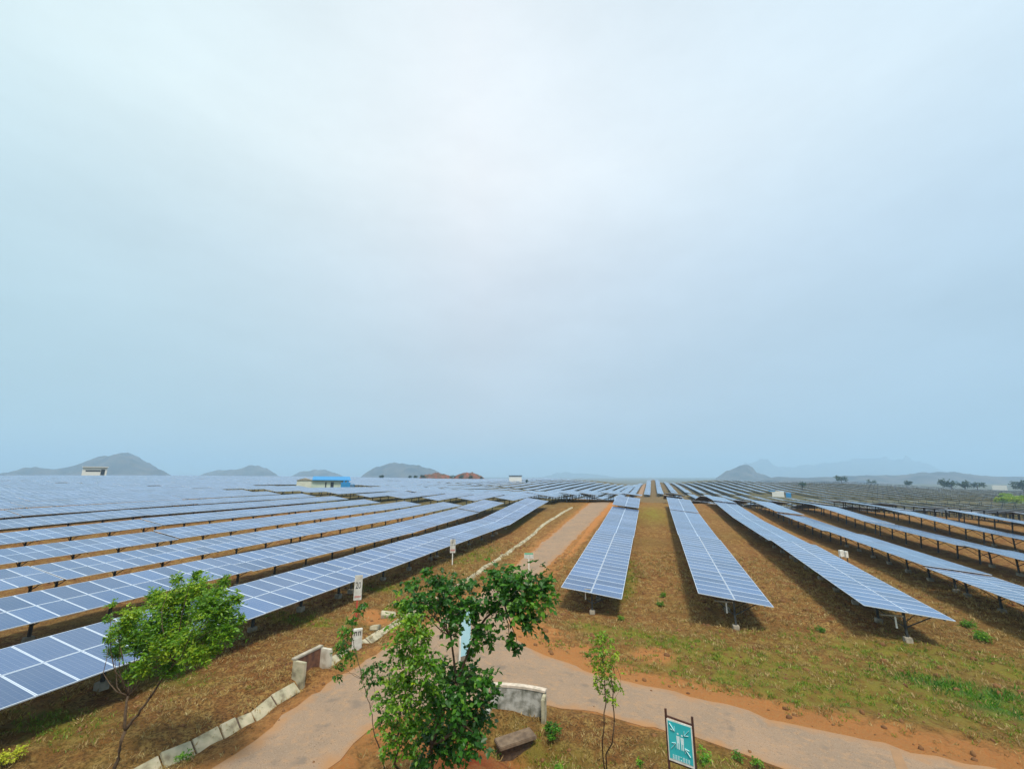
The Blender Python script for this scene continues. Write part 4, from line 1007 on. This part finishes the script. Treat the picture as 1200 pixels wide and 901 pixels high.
ico = bmesh.new(); bmesh.ops.create_icosphere(ico, subdivisions=1, radius=1); IV = np.array([v.co[:] for v in ico.verts]); IF = np.array([[v.index for v in f.verts] for f in ico.faces]); ico.free()
NS = 5200; X = RNG.uniform(-25, 27, NS); Y = 7+41*RNG.random(NS)**1.4; rr0 = sdf(RA, X, Y); kp = (rr0 > -.6) & (RNG.random(NS) < np.where(rr0 < 0, .22, .35+.65*patch(X, Y, .8, .4, .6, 21))); X, Y = X[kp], Y[kp]; Z = hgt(X, Y)
sz = .022+.07*RNG.random(len(X))**3*np.clip(Y/14, 1, 2)
Vv = IV[None]*(sz[:, None, None]*RNG.uniform(.6, 1.3, (len(X), 1, 3)))*(1+RNG.normal(size=(len(X), len(IV), 1))*.13)+np.stack([X, Y, Z], 1)[:, None]
Ff = IF[None]+(np.arange(len(X))*len(IV))[:, None, None]
M_clod = noisy('earth_clods', (.20,.095,.035), (.13,.06,.025), 1.3, .95, .3)
tag(link('earth_clods', new_mesh('earth_clods', Vv.reshape(-1, 3), Ff.reshape(-1, 3), M_clod)), 'small clods and stones scattered on the earth', 'stones', kind='stuff')
# broken slabs near the marker stone
for i, (px, py, s_, lb) in enumerate([(440,735,.45,'pale broken slab right of the marker stone'),(455,722,.55,'larger pale broken slab behind the marker stone'),(478,716,.4,'small pale block lying farthest up the bank'),(486,712,.5,'tilted pale block farthest up the bank beside the small one')]):
    g = at_g(px, py); g[2] = hz(g[0], g[1]); b = MB(); b.box((0, 0, .08), (s_*1.5, s_*.9, .22), Matrix.Rotation(random.uniform(-.3, .3), 3, 'X')@Matrix.Rotation(.2, 3, 'Y')); o = b.build('broken_slab', M_slab, None, bevel=.03, loc=g); o.rotation_euler.z = random.uniform(0, 3); tag(o, lb, 'rubble')

# ------------------------------------------------------------------ haze
hb = MB(); hb.box((0, 0, 0), (17600, 17600, 1)); hm = bpy.data.materials.new('haze'); hm.use_nodes = True; t = hm.node_tree; t.nodes.clear()
ho = nn(t, 'ShaderNodeOutputMaterial'); pv = nn(t, 'ShaderNodeVolumePrincipled'); pv.inputs['Color'].default_value = (.53, .77, 1.0, 1); pv.inputs['Density'].default_value = 2.7e-4; pv.inputs['Anisotropy'].default_value = .0
t.links.new(pv.outputs[0], ho.inputs['Volume'])
hz0, hz1 = EYE-42, EYE+285
ho_ = hb.build('haze', hm); ho_.scale = (1, 1, hz1-hz0); ho_.location = (0, 0, (hz0+hz1)/2); tag(ho_, 'pale blue haze over the plain', 'haze', kind='stuff')
